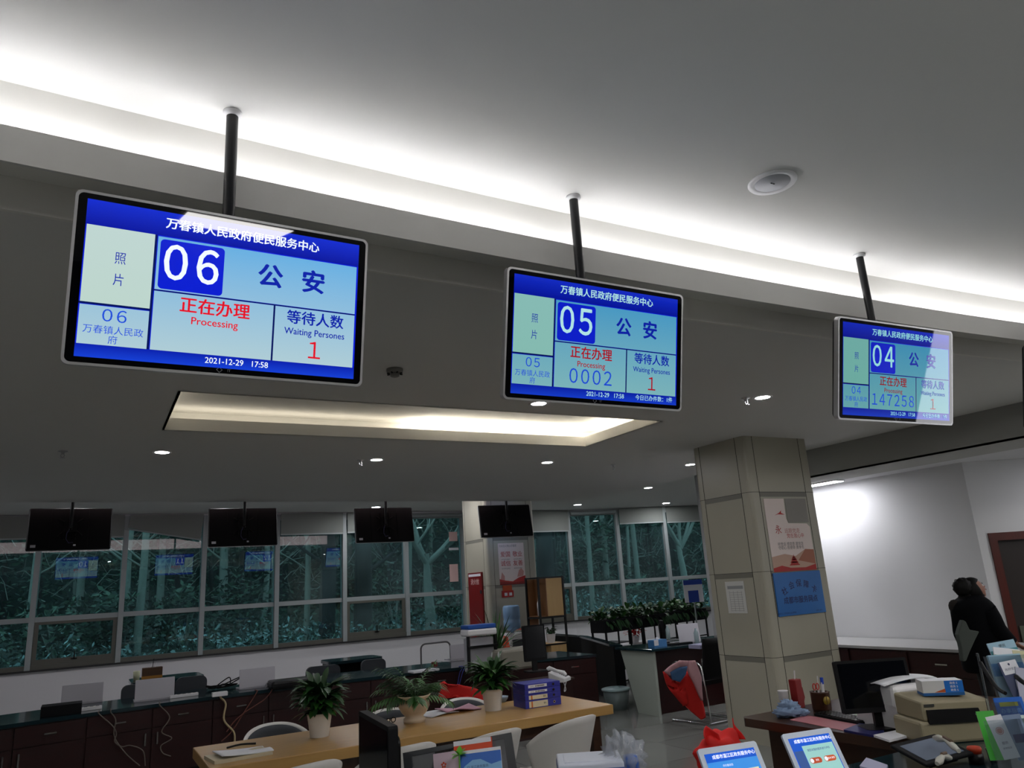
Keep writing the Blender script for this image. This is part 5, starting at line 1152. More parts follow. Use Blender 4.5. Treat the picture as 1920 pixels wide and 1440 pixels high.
# pen holder
q = onb(1553, 1334); o = empty('pen_holder', (q.x, q.y+.05, BZ), -.2, 'round brown wooden pen holder with scissors and pens', 'pen holder')
Mph = wood('pen_holder_wood', (70, 36, 18), (46, 24, 12), .4, 'Z')
MB().lathe([(.062, 0), (.066, .02), (.066, .12), (.07, .13), (.055, .13), (.055, .015), (1e-5, .015)], Mph, 8).build('holder', o)
MB().lathe([(1e-5, -.003), (.028, -.003), (.028, .001)], mat('brass_disc', (150, 124, 40), .5), 24, M=TRS((.0, -.064, .075), (pi/2, 0, 0))).build('brass_disc', o)
s_ = empty('scissors', (q.x-.03, q.y+.05, BZ), -.2, 'red-handled scissors standing in the pen holder', 'scissors')
Msr = mat('scissor_red', (180, 40, 30), .4)
for dx in (-.014, .014):
    MB().tube([(dx+.012*cos(t*pi/5), 0, .165+.022*sin(t*pi/5)) for t in range(11)], .004, Msr, 6).build('handle', s_)
    MB().b2((dx-.004, -.002, .03), (dx+.004, .002, .145), M_silver).build('blade', s_)
for (dx, dy, h_, m_), lab in (((.03, 0, .20, mat('marker_blue', (20, 70, 190), .4)), 'blue-capped marker in the wooden pen holder'), ((.012, .02, .21, M_wh), 'white pen in the wooden pen holder'), ((.045, .01, .17, mat('navy_pen', (40, 50, 90), .4)), 'navy pen in the wooden pen holder'), ((.0, -.02, .17, M_wh), 'second white pen in the wooden pen holder')):
    p = empty('pen', (q.x+dx, q.y+.05+dy, BZ+.02), 0, lab, 'pen'); r_ = .012 if 'marker' in lab else .004
    MB().tube([(0, 0, 0), (.01, 0, h_-.045)], r_*.9, M_wh if 'marker' in lab else m_, 10).build('barrel', p); MB().tube([(.01, 0, h_-.045), (.012, 0, h_)], r_, m_, 10).build('cap', p)
# pink notices on the near desk edge, blue folder
Pq = [(1481, 1350), (1510, 1341), (1615, 1360), (1585, 1371)]
slab_item('pink_notice', Pq, BZ+.001, .002, mat('pink_notice_paper', (190, 120, 128), .5), 'pink printed notice lying along the brown desk edge', 'notice', bevel=0)
slab_item('blue_folder', [(1582, 1372), (1612, 1360), (1660, 1364), (1655, 1386)], BZ+.001, .012, mat('navy_folder', (20, 28, 96), .5), 'dark blue folder next to the pink notice on the desk', 'folder')
ka = onb(1532, 1338); kb = onb(1640, 1360); q = (ka+kb)/2; o = empty('keyboard', (q.x, q.y, BZ), atan2(kb.y-ka.y, kb.x-ka.x), 'black keyboard on the brown desk before the black monitor', 'keyboard')
MB().b2((-.22, -.07, 0), (.22, .07, .018), M_blackm).build('case', o, bevel=.004); mb = MB()
for r_ in range(5):
    for c_ in range(15): mb.box((-.2+c_*.0286, -.052+r_*.026, .021), (.022, .02, .006), M_black)
mb.build('keys', o)
# black monitor on the desk
c = at_d(1640, 1278, 4.75); o = monitor((c.x, c.y), .46, .31, radians(-29), 'large black monitor on the brown desk right of the near pillar', z=BZ, stand=.10, tilt=-.12)
c = onb(1640, 1345); o = empty('tape_dispenser', (c.x+.12, c.y, BZ), .3, 'shiny black card reader below the black monitor', 'card reader')
MB().b2((-.06, -.05, 0), (.06, .05, .03), M_black).build('base', o, bevel=.008); MB().b2((-.055, -.045, .03), (.055, .045, .045), M_chrome).build('tray', o, bevel=.004); MB().b2((-.06, -.05, .045), (.06, .05, .07), M_black).build('lid', o, bevel=.01)
slab_item('green_sheet', [(1598, 1342), (1630, 1334), (1662, 1341), (1640, 1350)], BZ+.002, .004, mat('pale_green_sheet', (110, 150, 110), .5), 'pale green sheet under the shiny card reader', 'paper', bevel=0)
# white printer with draped paper
c = onb(1683, 1374); rzp = radians(-12)
o = empty('white_printer', (c.x+.25, c.y+.12, BZ), rzp, 'white printer behind the beige passbook printer', 'printer')
MB().b2((-.19, -.16, .12), (.22, .2, .26), M_wh).build('upper_body', o, bevel=.025); MB().b2((-.19, -.16, 0), (-.15, .2, .14), M_wh).build('side_panel', o); MB().b2((.18, -.16, 0), (.22, .2, .14), M_wh).build('side_panel', o)
MB().b2((-.15, -.1, 0), (.18, .2, .12), M_blackm).build('paper_bay', o); MB().b2((-.14, -.165, .13), (.2, -.16, .225), mat('printer_front', (190, 188, 186), .5)).build('front_cover', o); MB().b2((.02, -.168, .16), (.05, -.165, .17), M_grey).build('mark', o)
c2 = o.location; o = MB().grid(lambda u, v: (-.24+.42*u, -.15+.32*v, .265+.05*sin(u*2.8)*(.5+.5*v)+.01*sin(v*7)), 16, 8, M_paper, .004).build('paper_sheet', M=TRS(c2, (0, 0, rzp))); tag(o, 'curled white paper lying on the white printer', 'paper')
# beige passbook printer
Mbe = mat('passbook_beige', (148, 139, 114), .5, noise=.04); c = onb(1768, 1396)
o = empty('passbook_printer', (c.x+.165, c.y+.09, BZ), radians(-26), 'wide beige passbook printer with a black slot on the brown desk', 'printer')
PS = Matrix.Diagonal((.74, .74, .80, 1))
def pb(mb, nm, par, bevel=0): return mb.build(nm, par, PS if par is o_pr else None, bevel)
o_pr = o
pb(MB().b2((-.29, -.2, 0), (.26, .2, .15), Mbe), 'lower_body', o, .02)
pb(MB().add([(-.25, -.19, .15), (.29, -.19, .15), (.29, .2, .15), (-.25, .2, .15), (-.25, -.19, .28), (.29, -.19, .27), (.29, .2, .30), (-.25, .2, .30)], [(0, 3, 2, 1), (4, 5, 6, 7), (0, 1, 5, 4), (2, 3, 7, 6), (1, 2, 6, 5), (3, 0, 4, 7)], Mbe), 'upper_body', o, .015)
s_ = pb(MB().add([(-.22, -.215, .135), (.21, -.215, .13), (.22, -.19, .13), (-.22, -.19, .135), (-.22, -.2, .225), (.19, -.2, .215), (.20, -.17, .22), (-.22, -.17, .225)], [(0, 3, 2, 1), (4, 5, 6, 7), (0, 1, 5, 4), (2, 3, 7, 6), (1, 2, 6, 5), (3, 0, 4, 7)], M_black), 'feed_slot', o)
MB().lathe([(1e-5, .004), (.010, .004), (.010, 0)], M_wh, 16, M=TRS((.16, -.211, .18), (pi/2, 0, 0))).build('power_button', s_)
pb(MB().b2((-.23, -.196, .245), (-.15, -.1905, .262), mat('badge_dark', (60, 60, 56), .4)), 'badge', o)
# tissue box on top
c = Vector(o.location); Mo = TRS(c, (0, 0, radians(-26)))
t_ = empty('tissue_box', Mo @ Vector((.03, -.01, .236)), radians(-40), 'white and blue tissue box on top of the beige printer', 'tissue box')
MB().b2((-.12, -.06, 0), (.0, .06, .08), mat('tissue_white', (206, 206, 206), .5)).build('white_side', t_); MB().b2((.0, -.06, 0), (.10, .06, .08), mat('tissue_blue', (20, 110, 200), .5)).build('blue_side', t_)
MB().b2((-.1205, -.0605, 0), (.1005, .0605, .016), mat('tissue_blue_dark', (30, 90, 150), .5)).build('blue_base', t_)
MB().b2((-.12, -.06, .08), (.10, .06, .081), M_paper).build('top_panel', t_); MB().add([(-.06, -.0612, .018), (.0, -.0612, .018), (.0, -.0612, .038)], [(0, 1, 2)], mat('tissue_orange', (196, 90, 40), .5)).build('orange_flash', t_)
mb = MB()
for i in range(3): mb.text('政务 5', .015, M_paper, FM(.05, -.0612, .066-i*.019), bold=.02)
mb.build('lettering', t_)
# near visitor counter
NZ = .75
o = empty('near_counter', (0, 0, 0), 0, 'dark-topped near counter along the bottom of the picture under the lit displays', 'counter')
MB().b2((-1.2, 2.05, NZ-.04), (5.2, 2.96, NZ), M_top).build('worktop', o, bevel=.004); MB().b2((-1.15, 2.12, 0), (5.15, 2.9, NZ-.04), M_red).build('body', o)
# pen tablet facing up
c = on_z(1735, 1424, NZ)
P4 = [on_z(1668, 1396, .83), on_z(1752, 1375, .86), on_z(1812, 1412, .80), on_z(1740, 1438, .78)]
ux = (P4[1]-P4[0]); uy = P4[3]-P4[0]; w_ = ux.length; h_ = uy.length*.92
Mt = frame_mat(P4[0], ux, -uy)
o = empty('signing_tablet', (0, 0, 0), 0, 'black signing tablet with a blank grey screen leaning on the counter', 'tablet')
MB().b2((0, 0, -h_), (w_, .018, 0), M_blackm).build('body', o, Mt, .006); MB().b2((w_*.1, -.002, -h_*.88), (w_*.9, 0, -h_*.16), mat('grey_tablet_screen', (112, 122, 140), .15)).build('screen', o, Mt)
MB().b2((w_*.2, .018, -h_*.8), (w_*.8, .05, -h_*.5), M_black).build('stand', o, Mt)
def handset(pa, pb, zz, lab):
    a = on_z(*pa, zz); b_ = on_z(*pb, zz); o = empty('handset', (0, 0, 0), 0, lab, 'handset', 'white handsets beside the signing tablet'); m_ = (a+b_)/2+Vector((0, 0, .02))
    Mh = mat('warm_white_plastic', (196, 194, 184), .4)
    MB().tube([a, a.lerp(b_, .2)+Vector((0, 0, .008)), m_, a.lerp(b_, .8)+Vector((0, 0, .008)), b_], [.010, .018, .010, .016, .010], Mh, 12).build('shell', o)
    MB().tube([a.lerp(b_, .45)+Vector((0, 0, .03)), a.lerp(b_, .75)+Vector((0, 0, .028))], .008, mat('brown_strip', (110, 90, 74), .5), 6).build('grip_strip', o)
handset((1752, 1383), (1798, 1408), .87, 'white handset leaning along the right edge of the signing tablet'); handset((1757, 1432), (1782, 1421), .83, 'white handset lying in front of the signing tablet')
q = on_z(1828, 1412, .80); o = MB().lathe([(.03, 0), (.034, .022), (.03, .03), (1e-5, .03)], mat('orange_red_plastic', (196, 60, 24), .5), 24).build('stamp_pad', M=TRS((q.x, q.y, .80))); tag(o, 'round orange-red stamp pad before the beige printer', 'stamp pad')
MB().lathe([(.036, 0), (.036, .05)], M_black, 16, (q.x, q.y, NZ)).build('pad_block')
bpy.data.objects['pad_block'].name = 'stamp_block'; tag(bpy.data.objects['stamp_block'], 'short black block under the orange-red stamp pad', 'block')
slab_item('paper_sheet', [(1638, 1382), (1690, 1371), (1722, 1378), (1668, 1392)], .76, .012, M_paper, 'white papers sticking out behind the signing tablet', 'papers')
slab_item('paper_sheet', [(1612, 1440), (1625, 1424), (1665, 1438), (1660, 1452)], NZ+.001, .01, mat('lilac_paper', (190, 190, 220), .4), 'pale sheet lying under the right-hand tablet at the bottom edge', 'papers')

# ------------------------------------------------------------------ evaluation tablets facing us
M_fr = mat('tablet_white_frame', (196, 208, 226), .35)
def eval_tablet(px_, py_, d, w, h, yaw, tau, label, kind):
    O = at_d(px_, py_, d); ux = Vector((cos(yaw), sin(yaw), 0)); up = Vector((-sin(yaw)*sin(tau), cos(yaw)*sin(tau), cos(tau)))
    Mt = frame_mat(O, ux, up)
    o = empty('service_tablet', (O.x, O.y, NZ), 0, label, 'tablet', 'lit service tablets on the near counter'); Mt.translation = O-o.location
    MB().prism(rr(0, -h, w, 0, .012), -.012, .0, M_fr, Matrix.Rotation(pi/2, 4, 'X')).build('frame', o, Mt, .002)
    e = .6; mb = MB(); y = -.0005; bx = .022; by = .024; iw = w-2*bx; ih = h-2*by
    def Q(u0, v0, u1, v1, m, k=1): mb.quad((bx+u0*iw, y-k*.0003, -by-v1*ih), (bx+u1*iw, y-k*.0003, -by-v1*ih), (bx+u1*iw, y-k*.0003, -by-v0*ih), (bx+u0*iw, y-k*.0003, -by-v0*ih), m)
    def T(s_, u, v, size, m, bold=0, k=4): mb.text(s_, size, m, Matrix.Translation((bx+u*iw, y-k*.0003, -by-v*ih)) @ Matrix.Rotation(pi/2, 4, 'X'), bold=bold)
    B1 = mat('tablet_blue', (24, 84, 196), .1, emit=e*.75); B2 = mat('tablet_sky', (60, 140, 220), .1, emit=e*.75); G1 = mat('tablet_mint', (150, 200, 196), .1, emit=e*.75); WT = mat('tablet_text', (225, 232, 240), .1, emit=e); DK = mat('tablet_dark_text', (40, 60, 130), .1, emit=e*.7)
    Q(0, 0, 1, 1, B1, 0); T('成都市温江区政务服务中心', .56, .055, .0172, WT, .02)
    if kind == 1:
        Q(0, .11, 1, 1, B2, 1); T('评价器状态', .38, .17, .010, WT); T('欢迎您来办理业务', .52, .31, .0095, WT)
        Q(.06, .2, .27, .9, B1, 2); Q(.6, .24, .95, .62, mat('tablet_cream', (216, 212, 180), .1, emit=e*.8), 2)
        for k in range(5): T('★', .645+k*.065, .36, .011, mat('tablet_gold', (176, 150, 70), .1, emit=e*.7))
        T('☼', .86, .28, .012, MATS['tablet_gold'])
    else:
        Q(.24, .12, .98, .95, G1, 1); T('请您对我的服务进行评价', .6, .19, .0115, DK); Q(.02, .18, .23, .85, mat('tablet_slate', (60, 90, 150), .1, emit=e*.6), 2)
        for (u, v, c_) in ((.42, .33, (176, 76, 48)), (.76, .33, (186, 84, 48)), (.42, .55, (112, 60, 160)), (.76, .55, (64, 84, 180))):
            m_ = mat('tablet_button_%d_%d' % (c_[0], c_[2]), c_, .1, emit=e*.75); cx, cz = bx+u*iw, -by-v*ih
            plate(mb, rr(cx-.030, cz-.012, cx+.034, cz+.012, .0118), y-.0010, m_); plate(mb, rr(cx-.028, cz-.009, cx-.010, cz+.009, .0088), y-.0013, WT); T(('满意', '基本满意', '一般', '不满意')[int(v > .5)*2+int(u > .5)], u+.04, v, .0095, WT, k=5)
    mb.build('screen', o, Mt)
    MB().lathe([(1e-5, -.001), (.002, -.001)], M_black, 8, M=Matrix.Translation((w*.5, -.0006, -.011)) @ Matrix.Rotation(pi/2, 4, 'X')).build('camera_dot', o, Mt)
    zb = (Mt @ Vector((0, 0, -h))).z; foot = Mt @ Vector((w/2, .03, -h*.5))
    MB().tube([foot, (foot.x, foot.y+.02, .012)], .015, M_wh, 10).b2((foot.x-.07, foot.y-.07, 0), (foot.x+.07, foot.y+.10, .012), M_wh).build('stand', o)
    return o
eval_tablet(1307, 1405, 3.10, .285, .36, radians(-10), radians(28), 'lit service tablet in front of the red bag, stars on its screen', 1)
eval_tablet(1465, 1377, 3.42, .272, .36, radians(-10), radians(28), 'lit service tablet in front of the brown desk, four buttons on its screen', 2)
# red shopping bag on a stool behind the tablets
q = at_d(1352, 1405, 5.0)
o = empty('stool', (q.x+.05, q.y+.05, 0), 0, 'low dark stool carrying the red bag', 'stool'); MB().lathe([(.19, .40), (.2, .42), (.2, .44), (1e-5, .45)], M_black, 28).build('seat', o)
for k in range(4): a = pi/4+k*pi/2; MB().tube([(cos(a)*.12, sin(a)*.12, .41), (cos(a)*.17, sin(a)*.17, 0)], .012, M_chrome, 8).build('leg', o)
b_ = empty('red_bag', (q.x+.05, q.y+.05, .45), 0, 'bright red non-woven bag behind the left service tablet', 'bag')
mb = MB(); Mrb = mat('bag_red', (222, 24, 20), .7); blob(mb, (0, 0, .13), (.19, .12, .135), Mrb, .25, 2.3, 2, 40, 20); mb.build('bag_body', b_)
MB().grid(lambda u, v: (-.15+.10*u-.02*v, -.04+.03*sin(u*4), .21+.11*v*(1-.5*abs(2*u-1))), 10, 6, Mrb, .006).build('handle', b_)
MB().grid(lambda u, v: (.11+.07*u+.0*v, -.03+.02*sin(u*5), .20+.14*v*(1-u)), 10, 6, Mrb, .006).build('handle', b_)
MB().text('D', .045, M_pink, Matrix.Translation((-.10, -.135, .17)) @ Matrix.Rotation(-.4, 4, 'Z') @ Matrix.Rotation(pi/2, 4, 'X'), bold=.03).build('lettering', b_)

# ------------------------------------------------------------------ near counter, bottom middle
# black monitor seen from its side
A = at_d(679, 1331, 3.15); B = at_d(736, 1363, 2.72); d_ = (B-A); d_.z = 0; w_ = d_.length; rz = atan2(d_.y, d_.x)
o = monitor(((A.x+B.x)/2, (A.y+B.y)/2), w_, .34, rz, 'black monitor at the bottom edge, seen almost from its side', z=NZ, stand=(A.z+B.z)/2-.34-NZ, tilt=0)
# leaflets in a dark acrylic rack
def leaflet(name, pts, d, m, label, cat, extra=None, th=.006, group=None, tau=.25):
    """upright sheet: TL, TR at distance d, hanging down by height h"""
    (xa, ya), (xb, yb), h = pts; A = at_d(xa, ya, d); B = at_d(xb, yb, d-.02); ux = B-A; w_ = ux.length; a = atan2(ux.y, ux.x)
    up = Vector((-sin(a)*sin(tau), cos(a)*sin(tau), cos(tau))); Mt = frame_mat(A, ux, up)
    o = empty(name, (0, 0, 0), 0, label, cat, group)
    MB().b2((0, 0, -h), (w_, th, 0), m).build('sheet', o, Mt)
    if extra: 
        mb = MB(); extra(mb, w_, h); mb.build('print', o, Mt)
    return o
Mob = mat('leaflet_orange', (214, 70, 24), .5); Mlb = mat('leaflet_blue', (20, 96, 190), .4); Msk = mat('leaflet_sky', (120, 176, 220), .4); Mlp = mat('leaflet_pale_pink', (212, 190, 204), .4)
leaflet('orange_leaflet', ((850, 1391), (920, 1381), .25), 3.16, Mob, 'orange-red booklet standing behind the blue leaflet', 'leaflet', lambda mb, w_, h: mb.quad((0, -.0006, -.018), (w_, -.0006, -.018), (w_, -.0006, 0), (0, -.0006, 0), M_paper), .02)
leaflet('pink_leaflet', ((812, 1414), (866, 1406), .25), 3.02, Mlp, 'pale pink leaflet with a red emblem left of the blue leaflet', 'leaflet', lambda mb, w_, h: mb.text('✿', .03, Mob, FM(w_*.35, -.0008, -.045)).text('民政服务', .018, M_pt, FM(w_*.4, -.0008, -.08)))
def bluep(mb, w_, h):
    mb.quad((0, -.0006, -h), (w_, -.0006, -h), (w_, -.0006, -.012), (0, -.0006, -.012), Mlb); mb.add([(0, -.001, -h), (w_, -.001, -h), (w_, -.001, -.05), (w_*.75, -.001, -.058), (w_*.5, -.001, -.036), (w_*.3, -.001, -.036), (w_*.1, -.001, -.055), (0, -.001, -.075)], [tuple(range(8))], Msk); mb.text('□ 温江政务服务', .012, mat('leaflet_text', (30, 60, 130), .5), FM(w_*.42, -.0013, -.062))
leaflet('blue_leaflet', ((862, 1409), (938, 1399), .26), 2.98, M_paper, 'blue and white service leaflet in the dark rack', 'leaflet', bluep)
# artificial green sprig
q = at_d(861, 1416, 2.96); o = empty('green_sprig', q, 0, 'bright green leaf sprig between the pink and blue leaflets', 'sprig'); mb = MB()
for k in range(7): a = -.3+k*.62; leaf(mb, (0, 0, 0), (cos(a), -.1, sin(a)*.7+.1), .035, .012, .3, mat('lime_leaf', (110, 180, 60), .5), 4)
mb.tube([(0, 0, 0), (.0, .0, -.12)], .003, MATS['lime_leaf'], 6); mb.build('leaves', o)
# dark rack behind
M_acr = glass_mat('smoky_acrylic', (.55, .57, .6), (.3, .3, .32), .12)
A = at_d(772, 1418, 3.2); B = at_d(945, 1385, 3.2); ux = B-A; a = atan2(ux.y, ux.x); up = Vector((-sin(a)*.25, cos(a)*.25, .97)); Mt = frame_mat(A, ux, up); w_ = ux.length
o = empty('leaflet_rack', (0, 0, 0), 0, 'smoky acrylic leaflet rack with dark edges at the bottom middle', 'rack')
MB().b2((.0, .0, -.28), (w_, .006, 0), M_acr).build('back_plate', o, Mt); Mre = mat('rack_edge', (52, 56, 60), .3)
MB().b2((-.035, -.01, -.28), (0, .012, 0), Mre).build('edge', o, Mt); MB().b2((w_, -.01, -.28), (w_+.035, .012, .0), Mre).build('edge', o, Mt); MB().b2((-.035, -.01, -.0), (w_+.035, .012, .018), Mre).build('edge', o, Mt)
zb = NZ-(A.z); MB().b2((A.x, A.y-.1, NZ), (A.x+w_, A.y+.15, NZ+.02), Mre).build('base', o)
# wrapped box stack
c = at_d(1108, 1412, 3.3); o = empty('wrapped_box', (c.x, c.y, NZ), radians(-30), 'white and blue box of forms half in plastic wrap', 'box'); hb = at_d(1113, 1420, 3.3).z-NZ
MB().b2((-.15, -.11, 0), (.13, .13, hb), mat('form_box_white', (206, 212, 228), .5)).build('carton', o, bevel=.006)
MB().b2((-.151, -.111, hb-.05), (.131, -.109, hb-.02), mat('form_box_blue', (70, 96, 170), .5)).b2((-.152, -.111, hb-.05), (-.150, .131, hb-.02), MATS['form_box_blue']).b2((-.12, -.08, hb), (.1, .1, hb+.004), MATS['form_box_white']).build('blue_stripe', o)
MB().b2((-.155, -.115, hb-.14), (.135, -.112, hb-.08), MATS['form_box_blue']).build('label_band', o)
c = at_d(1183, 1425, 3.3); mb = MB(); Mwrap = mat('clear_wrap', (200, 206, 216), .12, alpha=.35, spec=.8); blob(mb, (0, 0, .0), (.09, .08, .10), Mwrap, .6, 4.2, 3, 36, 20)
o = mb.build('plastic_wrap', M=TRS((c.x-.01, c.y+.04, c.z))); tag(o, 'crinkled clear plastic wrap beside the white and blue box', 'plastic wrap')
o = empty('blue_roll', (c.x, c.y, NZ), 0, 'blue roll of bags standing right of the wrapped box', 'roll'); MB().lathe([(.035, 0), (.035, c.z-NZ-.01), (.03, c.z-NZ+.02), (1e-5, c.z-NZ+.02)], mat('roll_blue', (50, 90, 170), .4), 20).build('roll', o)

# ------------------------------------------------------------------ leaflet rack at the right edge
def plain_print(col, txt=None, tc=None):
    def f(mb, w_, h):
        mb.quad((0, -.0006, -h*.35), (w_, -.0006, -h*.35), (w_, -.0006, -h*.14), (0, -.0006, -h*.14), col)
        if txt: mb.text(txt, w_*.13, tc or M_grey, FM(w_*.5, -.001, -h*.08))
    return f
D0 = 3.3; GR = 'leaflets in the rack at the right edge'
Mteal = mat('leaflet_teal', (60, 130, 140), .4); Mli = mat('leaflet_ice', (150, 186, 206), .4); Mgr = mat('leaflet_green', (60, 130, 70), .4); Mcrm = mat('leaflet_cream', (200, 196, 160), .4); Mnv = mat('leaflet_navy', (34, 50, 90), .4); Mcy = mat('leaflet_cyan', (30, 120, 180), .4)
leaflet('leaflet', ((1850, 1207), (1900, 1198), .26), 3.55, Mli, 'ice-blue leaflet, backmost and highest in the right-hand rack', 'leaflet', plain_print(Mteal, '便民', M_grey), .01, GR)
leaflet('leaflet', ((1862, 1213), (1912, 1218), .24), 3.50, M_paper, 'white leaflet with a green band near the top of the right-hand rack', 'leaflet', plain_print(Mgr), .008, GR)
leaflet('leaflet', ((1898, 1219), (1945, 1222), .24), 3.48, Mcrm, 'cream leaflet at the right picture edge in the rack', 'leaflet', plain_print(M_pink, '5', M_pt), .008, GR)
leaflet('leaflet', ((1852, 1229), (1912, 1225), .26), 3.42, Mli, 'pale blue leaflet with a cyan band, upper tier of the rack', 'leaflet', plain_print(Mcy), .02, GR)
leaflet('leaflet', ((1870, 1243), (1903, 1236), .24), 3.36, Mnv, 'navy leaflet with a white panel and small crest in the rack', 'leaflet', lambda mb, w_, h: (mb.quad((w_*.1, -.0006, -.055), (w_, -.0006, -.055), (w_, -.0006, 0), (w_*.1, -.0006, 0), M_paper), mb.text('♦', .012, Mnv, FM(w_*.55, -.001, -.015)), mb.text('政府信息', .012, Mnv, FM(w_*.55, -.001, -.035)), mb.add([(w_*.4, -.0006, -.12), (w_*.7, -.0006, -.1), (w_*.75, -.0006, -.07), (w_*.5, -.0006, -.08)], [(0, 1, 2, 3)], M_paper)), .006, GR)
leaflet('leaflet', ((1903, 1251), (1950, 1256), .24), 3.30, mat('leaflet_lilac', (170, 172, 190), .4), 'lilac leaflet cut by the right picture edge', 'leaflet', None, .006, GR)
leaflet('leaflet', ((1862, 1309), (1915, 1306), .2), 3.12, Mlb, 'bright blue leaflet with a yellow title bar in the lower tier', 'leaflet', lambda mb, w_, h: (mb.quad((w_*.15, -.0006, -.034), (w_*.8, -.0006, -.034), (w_*.8, -.0006, -.018), (w_*.15, -.0006, -.018), mat('title_yellow', (180, 176, 50), .4)), mb.text('办事指南', .02, Msk, FM(w_*.5, -.001, -.052))), .008, GR)
leaflet('leaflet', ((1829, 1334), (1862, 1332), .18), 3.08, mat('leaflet_bright_green', (60, 170, 50), .4), 'bright green leaflet beside the beige printer', 'leaflet', None, .006, GR)
leaflet('leaflet', ((1847, 1345), (1876, 1339), .155), 3.0, M_paper, 'white leaflet with a round red and gold emblem, lowest in the rack', 'leaflet', lambda mb, w_, h: (mb.text('◉', .035, MATS['poster_rose'], FM(w_*.5, -.001, -.058)), mb.text('服务', .011, M_grey, FM(w_*.5, -.001, -.10)), mb.text('咨询电话', .008, M_grey, FM(w_*.5, -.001, -.118))), .004, GR)
leaflet('leaflet', ((1878, 1342), (1912, 1338), .16), 2.98, mat('leaflet_grey_blue', (110, 130, 160), .4), 'grey-blue leaflet with a navy block in the lowest tier', 'leaflet', lambda mb, w_, h: mb.quad((w_*.2, -.0006, -.1), (w_*.9, -.0006, -.1), (w_*.9, -.0006, -.07), (w_*.2, -.0006, -.07), MATS['navy_folder']), .006, GR)
leaflet('leaflet', ((1908, 1341), (1945, 1339), .16), 2.97, mat('leaflet_mint', (190, 206, 200), .4), 'pale mint leaflet at the lower right corner', 'leaflet', None, .006, GR)
o = empty('leaflet_rack', (0, 0, 0), 0, 'clear tiered acrylic leaflet rack at the right picture edge', 'rack')
M_ac2 = glass_mat('clear_acrylic', (.82, .86, .88), (.5, .55, .6), .04)
for (xa, ya, xb, yb, d, h) in ((1842, 1232, 1950, 1226, 3.40, .20), (1858, 1318, 1950, 1314, 3.10, .15), (1842, 1352, 1950, 1345, 2.96, .17)):
    A = at_d(xa, ya, d); B = at_d(xb, yb, d); ux = B-A; a = atan2(ux.y, ux.x); Mt = frame_mat(A, ux, Vector((-sin(a)*.25, cos(a)*.25, .97))); w_ = ux.length
    MB().b2((0, -.008, -h), (w_, -.004, 0), M_ac2).build('pocket', o, Mt)
A = at_d(1832, 1225, 3.5); B = at_d(1860, 1400, 3.05)
MB().tube([A, (A.x, A.y, NZ)], .006, M_ac2, 6).build('upright', o)
q = on_z(1872, 1412, .80); MB().lathe([(.045, NZ-.80), (.05, .0), (.055, .02), (.045, .02), (.04, NZ-.79)], M_ac2, 28, (q.x, q.y, .80)).build('cup_base', o)
# black microphone arm crossing the leaflets
cable([at_d(1838, 1242, 3.2), at_d(1850, 1262, 3.15), at_d(1868, 1288, 3.08), at_d(1885, 1300, 3.02)], .008, M_black, 'black flexible lamp arm crossing in front of the navy leaflet').name = 'flexible_arm'
cable([at_d(1905, 1268, 2.95), at_d(1914, 1276, 2.92), at_d(1926, 1284, 2.9)], .009, M_black, 'black pen with a white tip at the right picture edge').name = 'pen'

# ------------------------------------------------------------------ the person
M_skin = mat('skin', (150, 104, 86), .5); M_hair = mat('black_hair', (9, 8, 8), .6, spec=.2); M_coat = mat('black_padded_coat', (7, 8, 12), .8, spec=.1, bump=.3, nscale=14); M_navy = mat('navy_coat_lining', (16, 18, 44), .6); M_gscarf = mat('grey_green_lining', (74, 80, 76), .85); M_trou = mat('black_trousers', (10, 10, 12), .7)
DW = 7.45
def W_(x, y, d=0): return at_d(x, y, DW+d)
def skin_obj(name, verts, edges, radii, m, parent, sub=2, root=0):
    me = bpy.data.meshes.new(name); me.from_pydata([tuple(v) for v in verts], edges, []); me.materials.append(m)
    o = bpy.data.objects.new(name, me); COL.objects.link(o); o.parent = parent
    s_ = o.modifiers.new('skin', 'SKIN'); s_.use_smooth_shade = True
    for i, r in enumerate(radii):
        r = r if isinstance(r, tuple) else (r, r); me.skin_vertices[0].data[i].radius = r
    me.skin_vertices[0].data[root].use_root = True
    b = o.modifiers.new('sub', 'SUBSURF'); b.levels = sub+1; b.render_levels = sub+1
    return o
gp = W_(1850, 1300); base = Vector((gp.x, gp.y, 0))
person = empty('person', base, 0, 'person in a black padded coat with hair in a bun, looking up to the right', 'person')
def L(v): return Vector(v)-base
side = RT.copy(); side.z = 0; side.normalize(); fw = fwd.copy(); fw.z = 0; fw.normalize()
hip = L(W_(1850, 1236)); hip.z = .86; chest = L(W_(1832, 1165)); chest.z = 1.14; neck = L(W_(1822, 1138)); nk2 = L(W_(1824, 1122))
lhip = hip-fw*.1; rhip = hip+fw*.1
kn1 = lhip+side*.03+Vector((0, 0, -.40)); kn2 = rhip+side*.0+Vector((0, 0, -.40)); an1 = Vector((lhip.x, lhip.y, .08)); an2 = Vector((rhip.x, rhip.y, .08))
V_ = [hip, hip.lerp(chest, .5), chest, neck, nk2, lhip, kn1, an1, rhip, kn2, an2, an1+side*.14+Vector((0, 0, -.04)), an2+side*.14+Vector((0, 0, -.04))]
skin_obj('body', V_, [(0, 1), (1, 2), (2, 3), (3, 4), (0, 5), (5, 6), (6, 7), (0, 8), (8, 9), (9, 10), (7, 11), (10, 12)], [.13, .12, .14, .06, .05, .09, .06, .04, .09, .06, .04, .035, .035], M_trou, person)
